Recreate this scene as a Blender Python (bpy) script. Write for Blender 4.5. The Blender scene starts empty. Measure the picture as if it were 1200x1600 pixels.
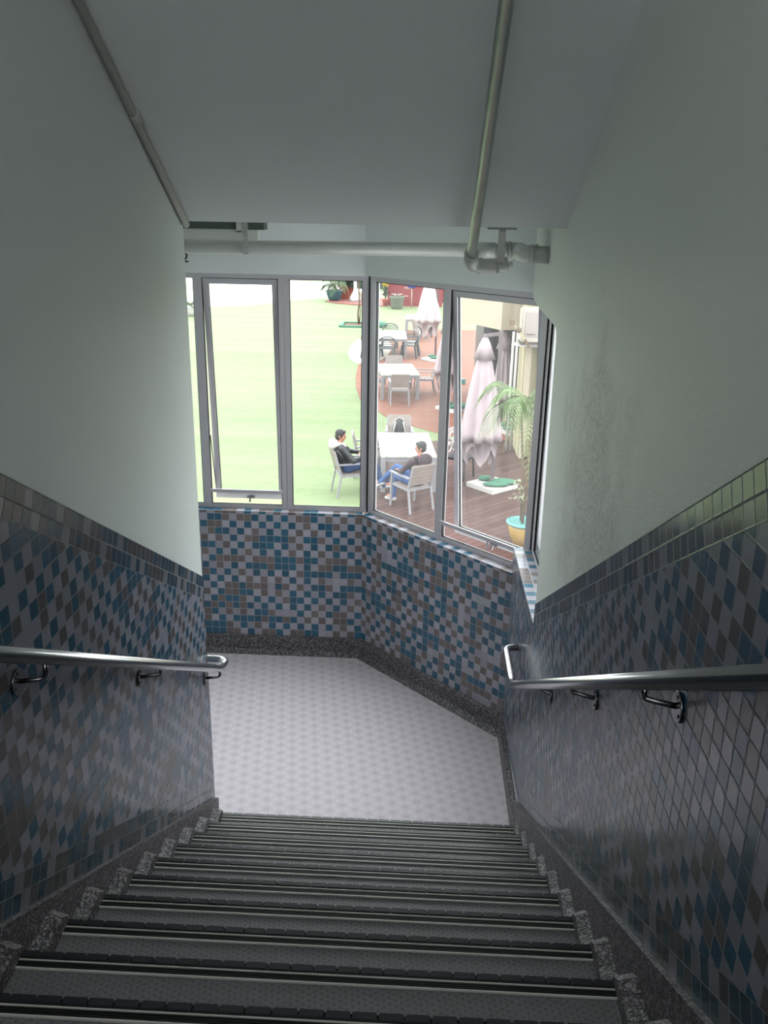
import bpy, bmesh, math, random
from mathutils import Vector, Matrix, Euler
random.seed(7)
C = bpy.context.scene
COL = C.collection
PI = math.pi
R = math.radians

# ------------------------------------------------------------------ materials
def newmat(name):
    m = bpy.data.materials.new(name); m.use_nodes = True
    nt = m.node_tree
    for n in list(nt.nodes): nt.nodes.remove(n)
    out = nt.nodes.new('ShaderNodeOutputMaterial')
    return m, nt, out
def N(nt, t, **kw):
    n = nt.nodes.new(t)
    for k, v in kw.items():
        if k in n.inputs: n.inputs[k].default_value = v
        else: setattr(n, k, v)
    return n
def L(nt, a, b): nt.links.new(a, b)
def srgb(r, g, b):
    f = lambda c: (c/255/12.92) if c/255 <= .04045 else ((c/255+.055)/1.055)**2.4
    return (f(r), f(g), f(b), 1)
def math_(nt, op, a, b=None, c=None):
    n = nt.nodes.new('ShaderNodeMath'); n.operation = op
    for i, v in enumerate((a, b, c)):
        if v is None: continue
        if isinstance(v, (int, float)): n.inputs[i].default_value = v
        else: L(nt, v, n.inputs[i])
    return n.outputs[0]
def mixc(nt, f, a, b):
    n = nt.nodes.new('ShaderNodeMix'); n.data_type = 'RGBA'
    if isinstance(f, (int, float)): n.inputs[0].default_value = f
    else: L(nt, f, n.inputs[0])
    for i, v in ((6, a), (7, b)):
        if isinstance(v, tuple): n.inputs[i].default_value = v
        else: L(nt, v, n.inputs[i])
    return n.outputs[2]
def simple(name, col, rough=.6, metal=0, noise=0.0, nscale=20, bump=0.0, bscale=60, spec=.5, sheen=0):
    m, nt, out = newmat(name)
    b = N(nt, 'ShaderNodeBsdfPrincipled', Roughness=rough, Metallic=metal)
    b.inputs['Specular IOR Level'].default_value = spec
    if sheen: b.inputs['Sheen Weight'].default_value = sheen
    tc = N(nt, 'ShaderNodeTexCoord')
    if noise:
        ns = N(nt, 'ShaderNodeTexNoise', Scale=nscale, Detail=4.0)
        L(nt, tc.outputs['Object'], ns.inputs['Vector'])
        d = tuple(c*(1-noise) for c in col[:3])+(1,); l = tuple(min(1, c*(1+noise)) for c in col[:3])+(1,)
        mr = N(nt, 'ShaderNodeMapRange'); mr.inputs[1].default_value = .3; mr.inputs[2].default_value = .7
        L(nt, ns.outputs[0], mr.inputs[0])
        L(nt, mixc(nt, mr.outputs[0], d, l), b.inputs['Base Color'])
    else:
        b.inputs['Base Color'].default_value = col
    if bump:
        ns2 = N(nt, 'ShaderNodeTexNoise', Scale=bscale, Detail=3.0)
        L(nt, tc.outputs['Object'], ns2.inputs['Vector'])
        bp = N(nt, 'ShaderNodeBump', Strength=bump, Distance=.01)
        L(nt, ns2.outputs[0], bp.inputs['Height']); L(nt, bp.outputs[0], b.inputs['Normal'])
    L(nt, b.outputs[0], out.inputs[0])
    return m

def mosaic(name, light=.36, rough=.2, seed=0.0, spec=.5, cols=((104, 94, 94), (34, 86, 110), (150, 148, 160), (146, 144, 150)), bs=.3):
    """glazed mosaic, one UV unit = one tile"""
    m, nt, out = newmat(name)
    b = N(nt, 'ShaderNodeBsdfPrincipled'); b.inputs['Specular IOR Level'].default_value = spec
    uv = N(nt, 'ShaderNodeUVMap')
    sx = N(nt, 'ShaderNodeSeparateXYZ'); L(nt, uv.outputs[0], sx.inputs[0])
    fx, fy = math_(nt, 'FLOOR', sx.outputs[0]), math_(nt, 'FLOOR', sx.outputs[1])
    cb = N(nt, 'ShaderNodeCombineXYZ'); L(nt, fx, cb.inputs[0]); L(nt, fy, cb.inputs[1]); cb.inputs[2].default_value = seed
    wn = N(nt, 'ShaderNodeTexWhiteNoise', noise_dimensions='3D'); L(nt, cb.outputs[0], wn.inputs[0])
    sc = N(nt, 'ShaderNodeSeparateColor'); L(nt, wn.outputs['Color'], sc.inputs[0])
    par = math_(nt, 'MODULO', math_(nt, 'ADD', math_(nt, 'ADD', fx, fy), 2000.0), 2.0)
    prob = math_(nt, 'ADD', math_(nt, 'MULTIPLY', par, light*1.75), .05)
    isl = math_(nt, 'LESS_THAN', sc.outputs[0], prob)
    isteal = math_(nt, 'LESS_THAN', sc.outputs[1], .58)
    c1 = mixc(nt, isteal, srgb(*cols[0]), srgb(*cols[1]))
    c2 = mixc(nt, isl, c1, srgb(*cols[2]))
    hs = N(nt, 'ShaderNodeHueSaturation'); L(nt, c2, hs.inputs['Color'])
    L(nt, math_(nt, 'ADD', math_(nt, 'MULTIPLY', sc.outputs[2], .3), .85), hs.inputs['Value'])
    ax = math_(nt, 'ABSOLUTE', math_(nt, 'SUBTRACT', math_(nt, 'FRACT', sx.outputs[0]), .5))
    ay = math_(nt, 'ABSOLUTE', math_(nt, 'SUBTRACT', math_(nt, 'FRACT', sx.outputs[1]), .5))
    e = math_(nt, 'MAXIMUM', ax, ay)
    g = math_(nt, 'GREATER_THAN', e, .463)
    L(nt, mixc(nt, g, hs.outputs[0], srgb(*cols[3])), b.inputs['Base Color'])
    L(nt, math_(nt, 'ADD', math_(nt, 'MULTIPLY', g, .5), rough), b.inputs['Roughness'])
    mr = N(nt, 'ShaderNodeMapRange', interpolation_type='SMOOTHSTEP')
    mr.inputs[1].default_value = .42; mr.inputs[2].default_value = .475; mr.inputs[3].default_value = 1; mr.inputs[4].default_value = 0
    L(nt, e, mr.inputs[0])
    bp = N(nt, 'ShaderNodeBump', Strength=bs, Distance=.003); L(nt, mr.outputs[0], bp.inputs['Height'])
    L(nt, bp.outputs[0], b.inputs['Normal']); L(nt, b.outputs[0], out.inputs[0])
    return m

def plaster(name, col, blotch=False):
    m, nt, out = newmat(name)
    b = N(nt, 'ShaderNodeBsdfPrincipled', Roughness=.55); b.inputs['Specular IOR Level'].default_value = .35
    tc = N(nt, 'ShaderNodeTexCoord')
    n1 = N(nt, 'ShaderNodeTexNoise', Scale=3.0, Detail=5.0); L(nt, tc.outputs['Object'], n1.inputs['Vector'])
    a = tuple(c*.93 for c in col[:3])+(1,)
    base = mixc(nt, n1.outputs[0], a, col)
    n2 = N(nt, 'ShaderNodeTexNoise', Scale=130.0, Detail=3.0); L(nt, tc.outputs['Object'], n2.inputs['Vector'])
    h = n2.outputs[0]
    if blotch:
        # damp, gritty patch of efflorescence low on the wall
        sx = N(nt, 'ShaderNodeSeparateXYZ'); L(nt, tc.outputs['Object'], sx.inputs[0])
        dy = math_(nt, 'DIVIDE', math_(nt, 'SUBTRACT', sx.outputs[1], 2.75), .62)
        dz = math_(nt, 'DIVIDE', math_(nt, 'SUBTRACT', sx.outputs[2], 2.12), .62)
        rr = math_(nt, 'SQRT', math_(nt, 'ADD', math_(nt, 'MULTIPLY', dy, dy), math_(nt, 'MULTIPLY', dz, dz)))
        n3 = N(nt, 'ShaderNodeTexNoise', Scale=5.0, Detail=6.0, Roughness=.7); L(nt, tc.outputs['Object'], n3.inputs['Vector'])
        mk = N(nt, 'ShaderNodeMapRange', interpolation_type='SMOOTHSTEP')
        mk.inputs[1].default_value = .25; mk.inputs[2].default_value = .62; mk.inputs[3].default_value = 1; mk.inputs[4].default_value = 0
        L(nt, math_(nt, 'ADD', math_(nt, 'MULTIPLY', rr, .45), math_(nt, 'MULTIPLY', math_(nt, 'SUBTRACT', n3.outputs[0], .35), .9)), mk.inputs[0])
        n4 = N(nt, 'ShaderNodeTexNoise', Scale=60.0, Detail=5.0, Roughness=.75); L(nt, tc.outputs['Object'], n4.inputs['Vector'])
        gr = math_(nt, 'GREATER_THAN', n4.outputs[0], .56)
        f = math_(nt, 'MULTIPLY', mk.outputs[0], math_(nt, 'ADD', math_(nt, 'MULTIPLY', gr, .4), .22))
        base = mixc(nt, f, base, srgb(112, 113, 110))
        h = math_(nt, 'ADD', h, math_(nt, 'MULTIPLY', math_(nt, 'MULTIPLY', mk.outputs[0], n4.outputs[0]), 3.0))
    L(nt, base, b.inputs['Base Color'])
    bp = N(nt, 'ShaderNodeBump', Strength=.35, Distance=.004); L(nt, h, bp.inputs['Height'])
    L(nt, bp.outputs[0], b.inputs['Normal']); L(nt, b.outputs[0], out.inputs[0])
    return m

def terrazzo(name):
    m, nt, out = newmat(name)
    b = N(nt, 'ShaderNodeBsdfPrincipled', Roughness=.5)
    tc = N(nt, 'ShaderNodeTexCoord')
    v = N(nt, 'ShaderNodeTexVoronoi', Scale=170.0); L(nt, tc.outputs['Object'], v.inputs['Vector'])
    r = N(nt, 'ShaderNodeValToRGB'); sc = N(nt, 'ShaderNodeSeparateColor'); L(nt, v.outputs['Color'], sc.inputs[0])
    L(nt, sc.outputs[0], r.inputs[0])
    r.color_ramp.interpolation = 'CONSTANT'
    r.color_ramp.elements[0].color = srgb(52, 50, 54); r.color_ramp.elements[1].position = .45; r.color_ramp.elements[1].color = srgb(92, 88, 92)
    e = r.color_ramp.elements.new(.78); e.color = srgb(135, 130, 134)
    L(nt, r.outputs[0], b.inputs['Base Color'])
    bp = N(nt, 'ShaderNodeBump', Strength=.5, Distance=.003); L(nt, v.outputs['Distance'], bp.inputs['Height'])
    L(nt, bp.outputs[0], b.inputs['Normal']); L(nt, b.outputs[0], out.inputs[0])
    return m

def vinyl(name, c1, c2, period=.058, rough=.42):
    """sheet floor with a fine triangular relief"""
    m, nt, out = newmat(name)
    b = N(nt, 'ShaderNodeBsdfPrincipled', Roughness=rough)
    tc = N(nt, 'ShaderNodeTexCoord'); sx = N(nt, 'ShaderNodeSeparateXYZ'); L(nt, tc.outputs['Object'], sx.inputs[0])
    k = 2*PI/period
    tot = None
    for a in (0, 60, 120):
        ph = math_(nt, 'ADD', math_(nt, 'MULTIPLY', sx.outputs[0], k*math.cos(R(a+8))), math_(nt, 'MULTIPLY', sx.outputs[1], k*math.sin(R(a+8))))
        c = math_(nt, 'COSINE', ph)
        tot = c if tot is None else math_(nt, 'ADD', tot, c)
    mr = N(nt, 'ShaderNodeMapRange', interpolation_type='SMOOTHSTEP'); mr.inputs[1].default_value = .6; mr.inputs[2].default_value = 2.0
    L(nt, tot, mr.inputs[0])
    mr2 = N(nt, 'ShaderNodeMapRange', interpolation_type='SMOOTHSTEP'); mr2.inputs[1].default_value = -.9; mr2.inputs[2].default_value = -1.45
    L(nt, tot, mr2.inputs[0])
    n1 = N(nt, 'ShaderNodeTexNoise', Scale=260.0, Detail=2.0); L(nt, tc.outputs['Object'], n1.inputs['Vector'])
    base = mixc(nt, mr.outputs[0], c1, c2)
    lt = tuple(min(1, c*1.35) for c in c1[:3])+(1,)
    base = mixc(nt, math_(nt, 'MULTIPLY', mr2.outputs[0], .35), base, lt)
    hs = N(nt, 'ShaderNodeHueSaturation'); L(nt, base, hs.inputs['Color']); L(nt, math_(nt, 'ADD', math_(nt, 'MULTIPLY', n1.outputs[0], .8), .6), hs.inputs['Value'])
    L(nt, hs.outputs[0], b.inputs['Base Color'])
    bp = N(nt, 'ShaderNodeBump', Strength=.3, Distance=.002); L(nt, math_(nt, 'ADD', mr2.outputs[0], n1.outputs[0]), bp.inputs['Height'])
    L(nt, bp.outputs[0], b.inputs['Normal']); L(nt, b.outputs[0], out.inputs[0])
    return m

def planks(name, ang, c1, c2, w=.12, rough=.5):
    m, nt, out = newmat(name)
    b = N(nt, 'ShaderNodeBsdfPrincipled', Roughness=rough); b.inputs['Specular IOR Level'].default_value = .15
    tc = N(nt, 'ShaderNodeTexCoord'); sx = N(nt, 'ShaderNodeSeparateXYZ'); L(nt, tc.outputs['Object'], sx.inputs[0])
    # distance across the boards
    d = math_(nt, 'ADD', math_(nt, 'MULTIPLY', sx.outputs[0], -math.sin(ang)/w), math_(nt, 'MULTIPLY', sx.outputs[1], math.cos(ang)/w))
    l = math_(nt, 'ADD', math_(nt, 'MULTIPLY', sx.outputs[0], math.cos(ang)), math_(nt, 'MULTIPLY', sx.outputs[1], math.sin(ang)))
    fl = math_(nt, 'FLOOR', d)
    cb = N(nt, 'ShaderNodeCombineXYZ'); L(nt, fl, cb.inputs[0]); L(nt, math_(nt, 'FLOOR', math_(nt, 'DIVIDE', math_(nt, 'ADD', l, math_(nt, 'MULTIPLY', fl, 1.37)), 2.2)), cb.inputs[1])
    wn = N(nt, 'ShaderNodeTexWhiteNoise', noise_dimensions='2D'); L(nt, cb.outputs[0], wn.inputs[0])
    cv = N(nt, 'ShaderNodeCombineXYZ'); L(nt, math_(nt, 'MULTIPLY', d, 3.0), cv.inputs[0]); L(nt, math_(nt, 'MULTIPLY', l, .8), cv.inputs[1])
    ns = N(nt, 'ShaderNodeTexNoise', Scale=2.0, Detail=4.0); L(nt, cv.outputs[0], ns.inputs['Vector'])
    base = mixc(nt, math_(nt, 'MULTIPLY', math_(nt, 'ADD', wn.outputs[0], ns.outputs[0]), .5), c1, c2)
    e = math_(nt, 'ABSOLUTE', math_(nt, 'SUBTRACT', math_(nt, 'FRACT', d), .5))
    g = math_(nt, 'GREATER_THAN', e, .41)
    L(nt, mixc(nt, math_(nt, 'MULTIPLY', g, .75), base, (.03, .02, .02, 1)), b.inputs['Base Color'])
    L(nt, b.outputs[0], out.inputs[0])
    return m

def grass(name, c1, c2):
    m, nt, out = newmat(name)
    b = N(nt, 'ShaderNodeBsdfPrincipled', Roughness=.85)
    tc = N(nt, 'ShaderNodeTexCoord')
    n1 = N(nt, 'ShaderNodeTexNoise', Scale=6.0, Detail=6.0, Roughness=.7); L(nt, tc.outputs['Object'], n1.inputs['Vector'])
    mp = N(nt, 'ShaderNodeMapping'); mp.inputs['Scale'].default_value = (.05, 1.0, 1); L(nt, tc.outputs['Object'], mp.inputs[0])
    n2 = N(nt, 'ShaderNodeTexNoise', Scale=.9, Detail=3.0); L(nt, mp.outputs[0], n2.inputs['Vector'])
    f = math_(nt, 'ADD', math_(nt, 'MULTIPLY', n1.outputs[0], .5), math_(nt, 'MULTIPLY', n2.outputs[0], .5))
    mr = N(nt, 'ShaderNodeMapRange'); mr.inputs[1].default_value = .35; mr.inputs[2].default_value = .65; L(nt, f, mr.inputs[0])
    L(nt, mixc(nt, mr.outputs[0], c1, c2), b.inputs['Base Color'])
    L(nt, b.outputs[0], out.inputs[0])
    return m

def glassmat(name, dust=.05, tint=(.93, .96, .95, 1)):
    m, nt, out = newmat(name)
    tr = N(nt, 'ShaderNodeBsdfTransparent'); tr.inputs[0].default_value = tint
    gl = N(nt, 'ShaderNodeBsdfGlossy', Roughness=.02)
    lw = N(nt, 'ShaderNodeFresnel', IOR=1.45)
    mx = N(nt, 'ShaderNodeMixShader'); ge = N(nt, 'ShaderNodeNewGeometry'); L(nt, math_(nt, 'MULTIPLY', lw.outputs[0], math_(nt, 'SUBTRACT', 1.0, ge.outputs['Backfacing'])), mx.inputs[0]); L(nt, tr.outputs[0], mx.inputs[1]); L(nt, gl.outputs[0], mx.inputs[2])
    df = N(nt, 'ShaderNodeBsdfTranslucent'); df.inputs[0].default_value = (.8, .8, .8, 1)
    tc = N(nt, 'ShaderNodeTexCoord'); mp = N(nt, 'ShaderNodeMapping'); mp.inputs['Scale'].default_value = (9, 9, 1.0); L(nt, tc.outputs['Object'], mp.inputs[0])
    ns = N(nt, 'ShaderNodeTexNoise', Scale=2.0, Detail=5.0); L(nt, mp.outputs[0], ns.inputs['Vector'])
    mx2 = N(nt, 'ShaderNodeMixShader'); L(nt, math_(nt, 'MULTIPLY', ns.outputs[0], dust*2), mx2.inputs[0])
    L(nt, mx.outputs[0], mx2.inputs[1]); L(nt, df.outputs[0], mx2.inputs[2])
    L(nt, mx2.outputs[0], out.inputs[0])
    return m

M = {}
M['plaster'] = plaster('white_plaster', srgb(208, 213, 213))
M['plaster_damp'] = plaster('white_plaster_damp', srgb(210, 214, 210), True)
M['mosaic'] = mosaic('blue_grey_mosaic', .36, .28)
M['mosaic_shaded'] = mosaic('blue_grey_mosaic_shaded', .4, .2, 3.0, .32, ((76, 72, 74), (24, 70, 94), (122, 122, 134), (108, 108, 114)), .12)  # same tile as the landing, with the stair walls' shade put into its colours
M['mosaic_border'] = mosaic('mosaic_border', .2, .16, 7.0, .4, ((62, 62, 66), (26, 56, 74), (108, 108, 116), (104, 104, 108)), .15)
M['terrazzo'] = terrazzo('dark_pebble_terrazzo')
M['vinyl'] = vinyl('mauve_sheet_floor', srgb(200, 191, 200), srgb(187, 178, 188), .066)
M['tread'] = vinyl('charcoal_tread_sheet', srgb(136, 134, 137), srgb(118, 116, 119), .014, .5)
M['rubber'] = simple('black_rubber', srgb(42, 42, 48), .35)
M['rib'] = simple('black_ribbed_insert', srgb(20, 20, 20), .6)
M['pale_line'] = simple('pale_green_luminous_line', srgb(206, 207, 200), .45)
M['steel'] = simple('brushed_stainless', srgb(176, 176, 180), .2, 1.0, noise=.08, nscale=90)
M['steel_dark'] = simple('stainless_bracket', srgb(120, 120, 124), .25, 1.0)
M['alu'] = simple('grey_aluminium', srgb(176, 173, 179), .42, .25)
M['gasket'] = simple('black_gasket', srgb(18, 18, 20), .7)
M['glass'] = glassmat('window_glass', .004)
M['glass_dusty'] = glassmat('dusty_window_glass', .018)
M['paintpipe'] = simple('painted_pipe', srgb(170, 172, 168), .35, noise=.05, nscale=8, bump=.2, bscale=25)
M['gpipe'] = simple('galvanised_pipe', srgb(170, 176, 172), .25, .5, noise=.1, nscale=10)
M['rust'] = simple('rusty_ring', srgb(150, 95, 60), .8, noise=.3)
M['darkgreen'] = simple('dark_green_tray', srgb(58, 68, 62), .5)
M['whitemetal'] = simple('white_enamel', srgb(182, 183, 178), .4)
M['ac'] = simple('cream_enamel', srgb(150, 142, 134), .45)
M['ac_panel'] = simple('pinkish_enamel', srgb(134, 124, 122), .45)
M['blackpaint'] = simple('black_paint', srgb(40, 40, 40), .7)
M['lawn'] = grass('lawn_grass', (.115,.16,.07,1), (.175,.215,.115,1))
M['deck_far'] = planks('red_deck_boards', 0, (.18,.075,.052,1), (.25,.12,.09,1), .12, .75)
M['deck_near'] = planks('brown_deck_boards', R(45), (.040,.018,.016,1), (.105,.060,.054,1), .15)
M['brickpave'] = simple('red_brick_paving', srgb(122, 76, 70), .8, noise=.15, nscale=4)
M['pale_pave'] = simple('pale_paving', srgb(190, 184, 174), .7, noise=.04, nscale=1)
M['cream'] = simple('cream_render', srgb(150, 139, 124), .8, noise=.05, nscale=1.5)
M['cream_y'] = simple('yellow_cream_render', srgb(146, 137, 112), .8, noise=.05, nscale=1.5)
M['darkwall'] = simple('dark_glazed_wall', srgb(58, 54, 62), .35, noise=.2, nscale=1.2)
M['white'] = simple('white_paint', srgb(176, 174, 174), .5)
M['hoard'] = simple('crimson_hoarding', srgb(112, 28, 38), .5, noise=.15, nscale=2)
M['blue'] = simple('blue_sign', srgb(36, 48, 130), .4)
M['furn'] = simple('grey_furniture_frame', srgb(122, 119, 125), .45)
M['slat'] = simple('taupe_slats', srgb(126, 115, 110), .55, noise=.08, nscale=9)
M['tabletop'] = simple('pale_table_slats', srgb(176, 172, 164), .45)
M['greenplastic'] = simple('dark_green_plastic', srgb(44, 54, 58), .45)
M['canvas'] = simple('pale_pink_canvas', srgb(152, 137, 143), .85, noise=.05, nscale=5)
M['canvas_white'] = simple('white_pink_canvas', srgb(176, 166, 170), .85, noise=.05, nscale=5)
M['pole'] = simple('mauve_grey_pole', srgb(88, 76, 80), .4)
M['sandbag'] = simple('green_sandbag', srgb(54, 100, 80), .7, noise=.15, nscale=8)
M['slab'] = simple('pale_concrete_slab', srgb(166, 162, 160), .8)
M['hair'] = simple('black_hair', srgb(28, 26, 28), .6, noise=.3, nscale=60, bump=.6, bscale=120)
M['skin'] = simple('skin', srgb(150, 104, 84), .5)
M['eye'] = simple('eye_dark', srgb(30, 24, 22), .3)
M['jacket'] = simple('black_shiny_jacket', srgb(34, 34, 42), .32, bump=.8, bscale=14)
M['whitecloth'] = simple('white_hood_cloth', srgb(186, 180, 184), .8)
M['maroon'] = simple('maroon_hoodie', srgb(50, 34, 44), .8, bump=.5, bscale=12)
M['pinkcloth'] = simple('pink_trim', srgb(170, 40, 84), .7)
M['jeans'] = simple('blue_jeans', srgb(48, 74, 120), .85, noise=.2, nscale=9)
M['jeans_dark'] = simple('dark_blue_jeans', srgb(38, 58, 96), .85, noise=.2, nscale=9)
M['shoe'] = simple('pale_grey_shoe', srgb(150, 148, 148), .6)
M['sole'] = simple('grey_sole', srgb(120, 118, 116), .7)
M['bag'] = simple('black_bag', srgb(36, 36, 42), .6)
M['palmleaf'] = simple('palm_leaf', srgb(86, 108, 60), .5, noise=.25, nscale=3)
M['palmleaf_pale'] = simple('pale_palm_leaf', srgb(124, 132, 102), .5, noise=.2, nscale=3)
M['darkleaf'] = simple('dark_leaf', srgb(48, 72, 42), .55, noise=.3, nscale=3)
M['bark'] = simple('bark', srgb(90, 74, 58), .8, noise=.25, nscale=12, bump=.5)
M['yellow'] = simple('yellow_petals', srgb(196, 172, 30), .6)
M['tealpot'] = simple('teal_glazed_pot', srgb(40, 74, 84), .2)
M['redpot'] = simple('terracotta_pot', srgb(140, 62, 48), .7)
M['greypot'] = simple('weathered_green_pot', srgb(76, 82, 68), .7, noise=.2, nscale=6)
M['yellowpot'] = simple('yellow_glazed_pot', srgb(150, 122, 68), .3, noise=.15, nscale=7)
M['turq'] = simple('turquoise_glaze', srgb(80, 132, 132), .25)
M['soil'] = simple('soil', srgb(88, 66, 52), .9, noise=.3, nscale=30)
M['hedge'] = simple('hedge_leaves', srgb(112, 124, 58), .8, noise=.35, nscale=3)
M['hedge_dark'] = simple('dark_hedge_leaves', srgb(44, 58, 48), .8, noise=.35, nscale=3)
M['greenedge'] = simple('green_edging', srgb(44, 98, 78), .6)

# ------------------------------------------------------------------ mesh helpers
class MB:
    def __init__(s):
        s.bm = bmesh.new(); s.uv = s.bm.loops.layers.uv.new('UVMap'); s.mats = []; s.cur = 0
    def mat(s, m):
        if m not in s.mats: s.mats.append(m)
        s.cur = s.mats.index(m); return s
    def face(s, vs, uvs=None, smooth=False):
        try: f = s.bm.faces.new(vs)
        except ValueError: return None
        f.material_index = s.cur; f.smooth = smooth
        if uvs:
            for l, u in zip(f.loops, uvs): l[s.uv].uv = u
        return f
    def poly(s, pts, uvs=None):
        return s.face([s.bm.verts.new(p) for p in pts], uvs)
    def box(s, a, b, mtx=None, bev=0):
        x0, y0, z0 = a; x1, y1, z1 = b
        P = [Vector(p) for p in ((x0,y0,z0),(x1,y0,z0),(x1,y1,z0),(x0,y1,z0),(x0,y0,z1),(x1,y0,z1),(x1,y1,z1),(x0,y1,z1))]
        if mtx is not None: P = [mtx @ p for p in P]
        v = [s.bm.verts.new(p) for p in P]
        fs = [s.face([v[i] for i in q]) for q in ((0,3,2,1),(4,5,6,7),(0,1,5,4),(1,2,6,5),(2,3,7,6),(3,0,4,7))]
        if bev:
            ed = list({e for f in fs for e in f.edges})
            r = bmesh.ops.bevel(s.bm, geom=ed, offset=bev, segments=2, affect='EDGES', clamp_overlap=True)
            for f in r['faces']: f.material_index = s.cur
        return s
    def bar(s, p, q, w, h, up=(0,0,1), bev=0):
        p, q = Vector(p), Vector(q); d = q-p; ln = d.length; d.normalize()
        u = Vector(up); x = d.cross(u)
        if x.length < 1e-4: x = d.cross(Vector((0,1,0)))
        x.normalize(); z = x.cross(d)
        m = Matrix((x, d, z)).transposed().to_4x4(); m.translation = p
        return s.box((-w/2, 0, -h/2), (w/2, ln, h/2), m, bev)
    def tube(s, pts, r, seg=12, caps=True, closed=False):
        pts = [Vector(p) for p in pts]; n = len(pts)
        rs = r if isinstance(r, (list, tuple)) else [r]*n
        rings = []; prev = None
        for i, p in enumerate(pts):
            if closed: t = (pts[(i+1) % n]-pts[i-1]).normalized()
            elif i == 0: t = (pts[1]-p).normalized()
            elif i == n-1: t = (p-pts[i-1]).normalized()
            else: t = ((pts[i+1]-p).normalized()+(p-pts[i-1]).normalized()).normalized()
            if prev is None:
                a = t.cross(Vector((0,0,1)))
                if a.length < 1e-3: a = t.cross(Vector((0,1,0)))
            else: a = prev - t*prev.dot(t)
            a.normalize(); prev = a; b = t.cross(a)
            rings.append([s.bm.verts.new(p+(a*math.cos(k*2*PI/seg)+b*math.sin(k*2*PI/seg))*rs[i]) for k in range(seg)])
        m = n if closed else n-1
        for i in range(m):
            A, B = rings[i], rings[(i+1) % n]
            for k in range(seg): s.face([A[k], A[(k+1)%seg], B[(k+1)%seg], B[k]], smooth=True)
        if caps and not closed:
            s.face(rings[0][::-1]); s.face(rings[-1])
        return s
    def lathe(s, prof, seg=24, c=(0,0,0), mod=None):
        rings = []
        for r, z in prof:
            rings.append([s.bm.verts.new((c[0]+(r*(mod(k, r, z) if mod else 1))*math.cos(2*PI*k/seg), c[1]+(r*(mod(k, r, z) if mod else 1))*math.sin(2*PI*k/seg), c[2]+z)) for k in range(seg)])
        for A, B in zip(rings, rings[1:]):
            for k in range(seg): s.face([A[k], A[(k+1)%seg], B[(k+1)%seg], B[k]], smooth=True)
        s.face(rings[0][::-1]); s.face(rings[-1])
        return s
    def ell(s, c, r, mtx=None, seg=14, ring=9):
        c = Vector(c); r = (r,)*3 if isinstance(r, (int, float)) else r
        rows = []
        for i in range(1, ring):
            th = PI*i/ring
            row = []
            for k in range(seg):
                p = Vector((r[0]*math.sin(th)*math.cos(2*PI*k/seg), r[1]*math.sin(th)*math.sin(2*PI*k/seg), r[2]*math.cos(th)))
                if mtx is not None: p = mtx @ p
                row.append(s.bm.verts.new(c+p))
            rows.append(row)
        def pole(z):
            p = Vector((0,0,z)); p = mtx @ p if mtx is not None else p
            return s.bm.verts.new(c+p)
        t, b = pole(r[2]), pole(-r[2])
        for k in range(seg):
            s.face([t, rows[0][k], rows[0][(k+1)%seg]], smooth=True)
            s.face([b, rows[-1][(k+1)%seg], rows[-1][k]], smooth=True)
        for A, B in zip(rows, rows[1:]):
            for k in range(seg): s.face([A[k], B[k], B[(k+1)%seg], A[(k+1)%seg]], smooth=True)
        return s
    def cone(s, p, q, r1, r2, seg=14):
        """tapered capsule"""
        s.tube([p, q], [r1, r2], seg); s.ell(p, r1, seg=seg); s.ell(q, r2, seg=seg); return s
    def prism_x(s, yz, x0, x1):
        a = [s.bm.verts.new((x0, y, z)) for y, z in yz]; b = [s.bm.verts.new((x1, y, z)) for y, z in yz]
        s.face(a); s.face(b[::-1]); n = len(yz)
        for i in range(n): s.face([a[i], b[i], b[(i+1)%n], a[(i+1)%n]])
        return s
    def prism_z(s, xy, z0, z1):
        a = [s.bm.verts.new((x, y, z0)) for x, y in xy]; b = [s.bm.verts.new((x, y, z1)) for x, y in xy]
        s.face(a[::-1]); s.face(b); n = len(xy)
        for i in range(n): s.face([a[i], a[(i+1)%n], b[(i+1)%n], b[i]])
        return s
    def build(s, name, mat=None, parent=None, norm=True):
        if mat is not None and not s.mats: s.mats.append(mat)
        if norm: bmesh.ops.recalc_face_normals(s.bm, faces=s.bm.faces[:])
        me = bpy.data.meshes.new(name); s.bm.to_mesh(me); s.bm.free()
        for m in s.mats: me.materials.append(m)
        o = bpy.data.objects.new(name, me); COL.objects.link(o)
        if parent: o.parent = parent
        return o
def tag(o, label=None, cat=None, group=None, kind=None):
    if label: o['label'] = label
    if cat: o['category'] = cat
    if group: o['group'] = group
    if kind: o['kind'] = kind
    return o
def struct(o): o['kind'] = 'structure'; return o
def empty(name, loc=(0,0,0), rz=0, label=None, cat=None, group=None):
    o = bpy.data.objects.new(name, None); COL.objects.link(o); o.location = loc; o.rotation_euler = (0,0,rz)
    o.empty_display_size = .1
    return tag(o, label, cat, group)
def copy_tree(o, parent=None):
    c = o.copy(); COL.objects.link(c); c.parent = parent
    for ch in [x for x in bpy.data.objects if x.parent == o]: copy_tree(ch, c)
    return c
def place(o, loc, rz, label=None, group=None):
    o.location = loc; o.rotation_euler = (0,0,rz)
    if label: o['label'] = label
    if group: o['group'] = group
    return o
def arc(c, a0, a1, r, ax, ay, n=8):
    c, ax, ay = Vector(c), Vector(ax), Vector(ay)
    return [c+ax*r*math.cos(a0+(a1-a0)*i/n)+ay*r*math.sin(a0+(a1-a0)*i/n) for i in range(n+1)]
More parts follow.
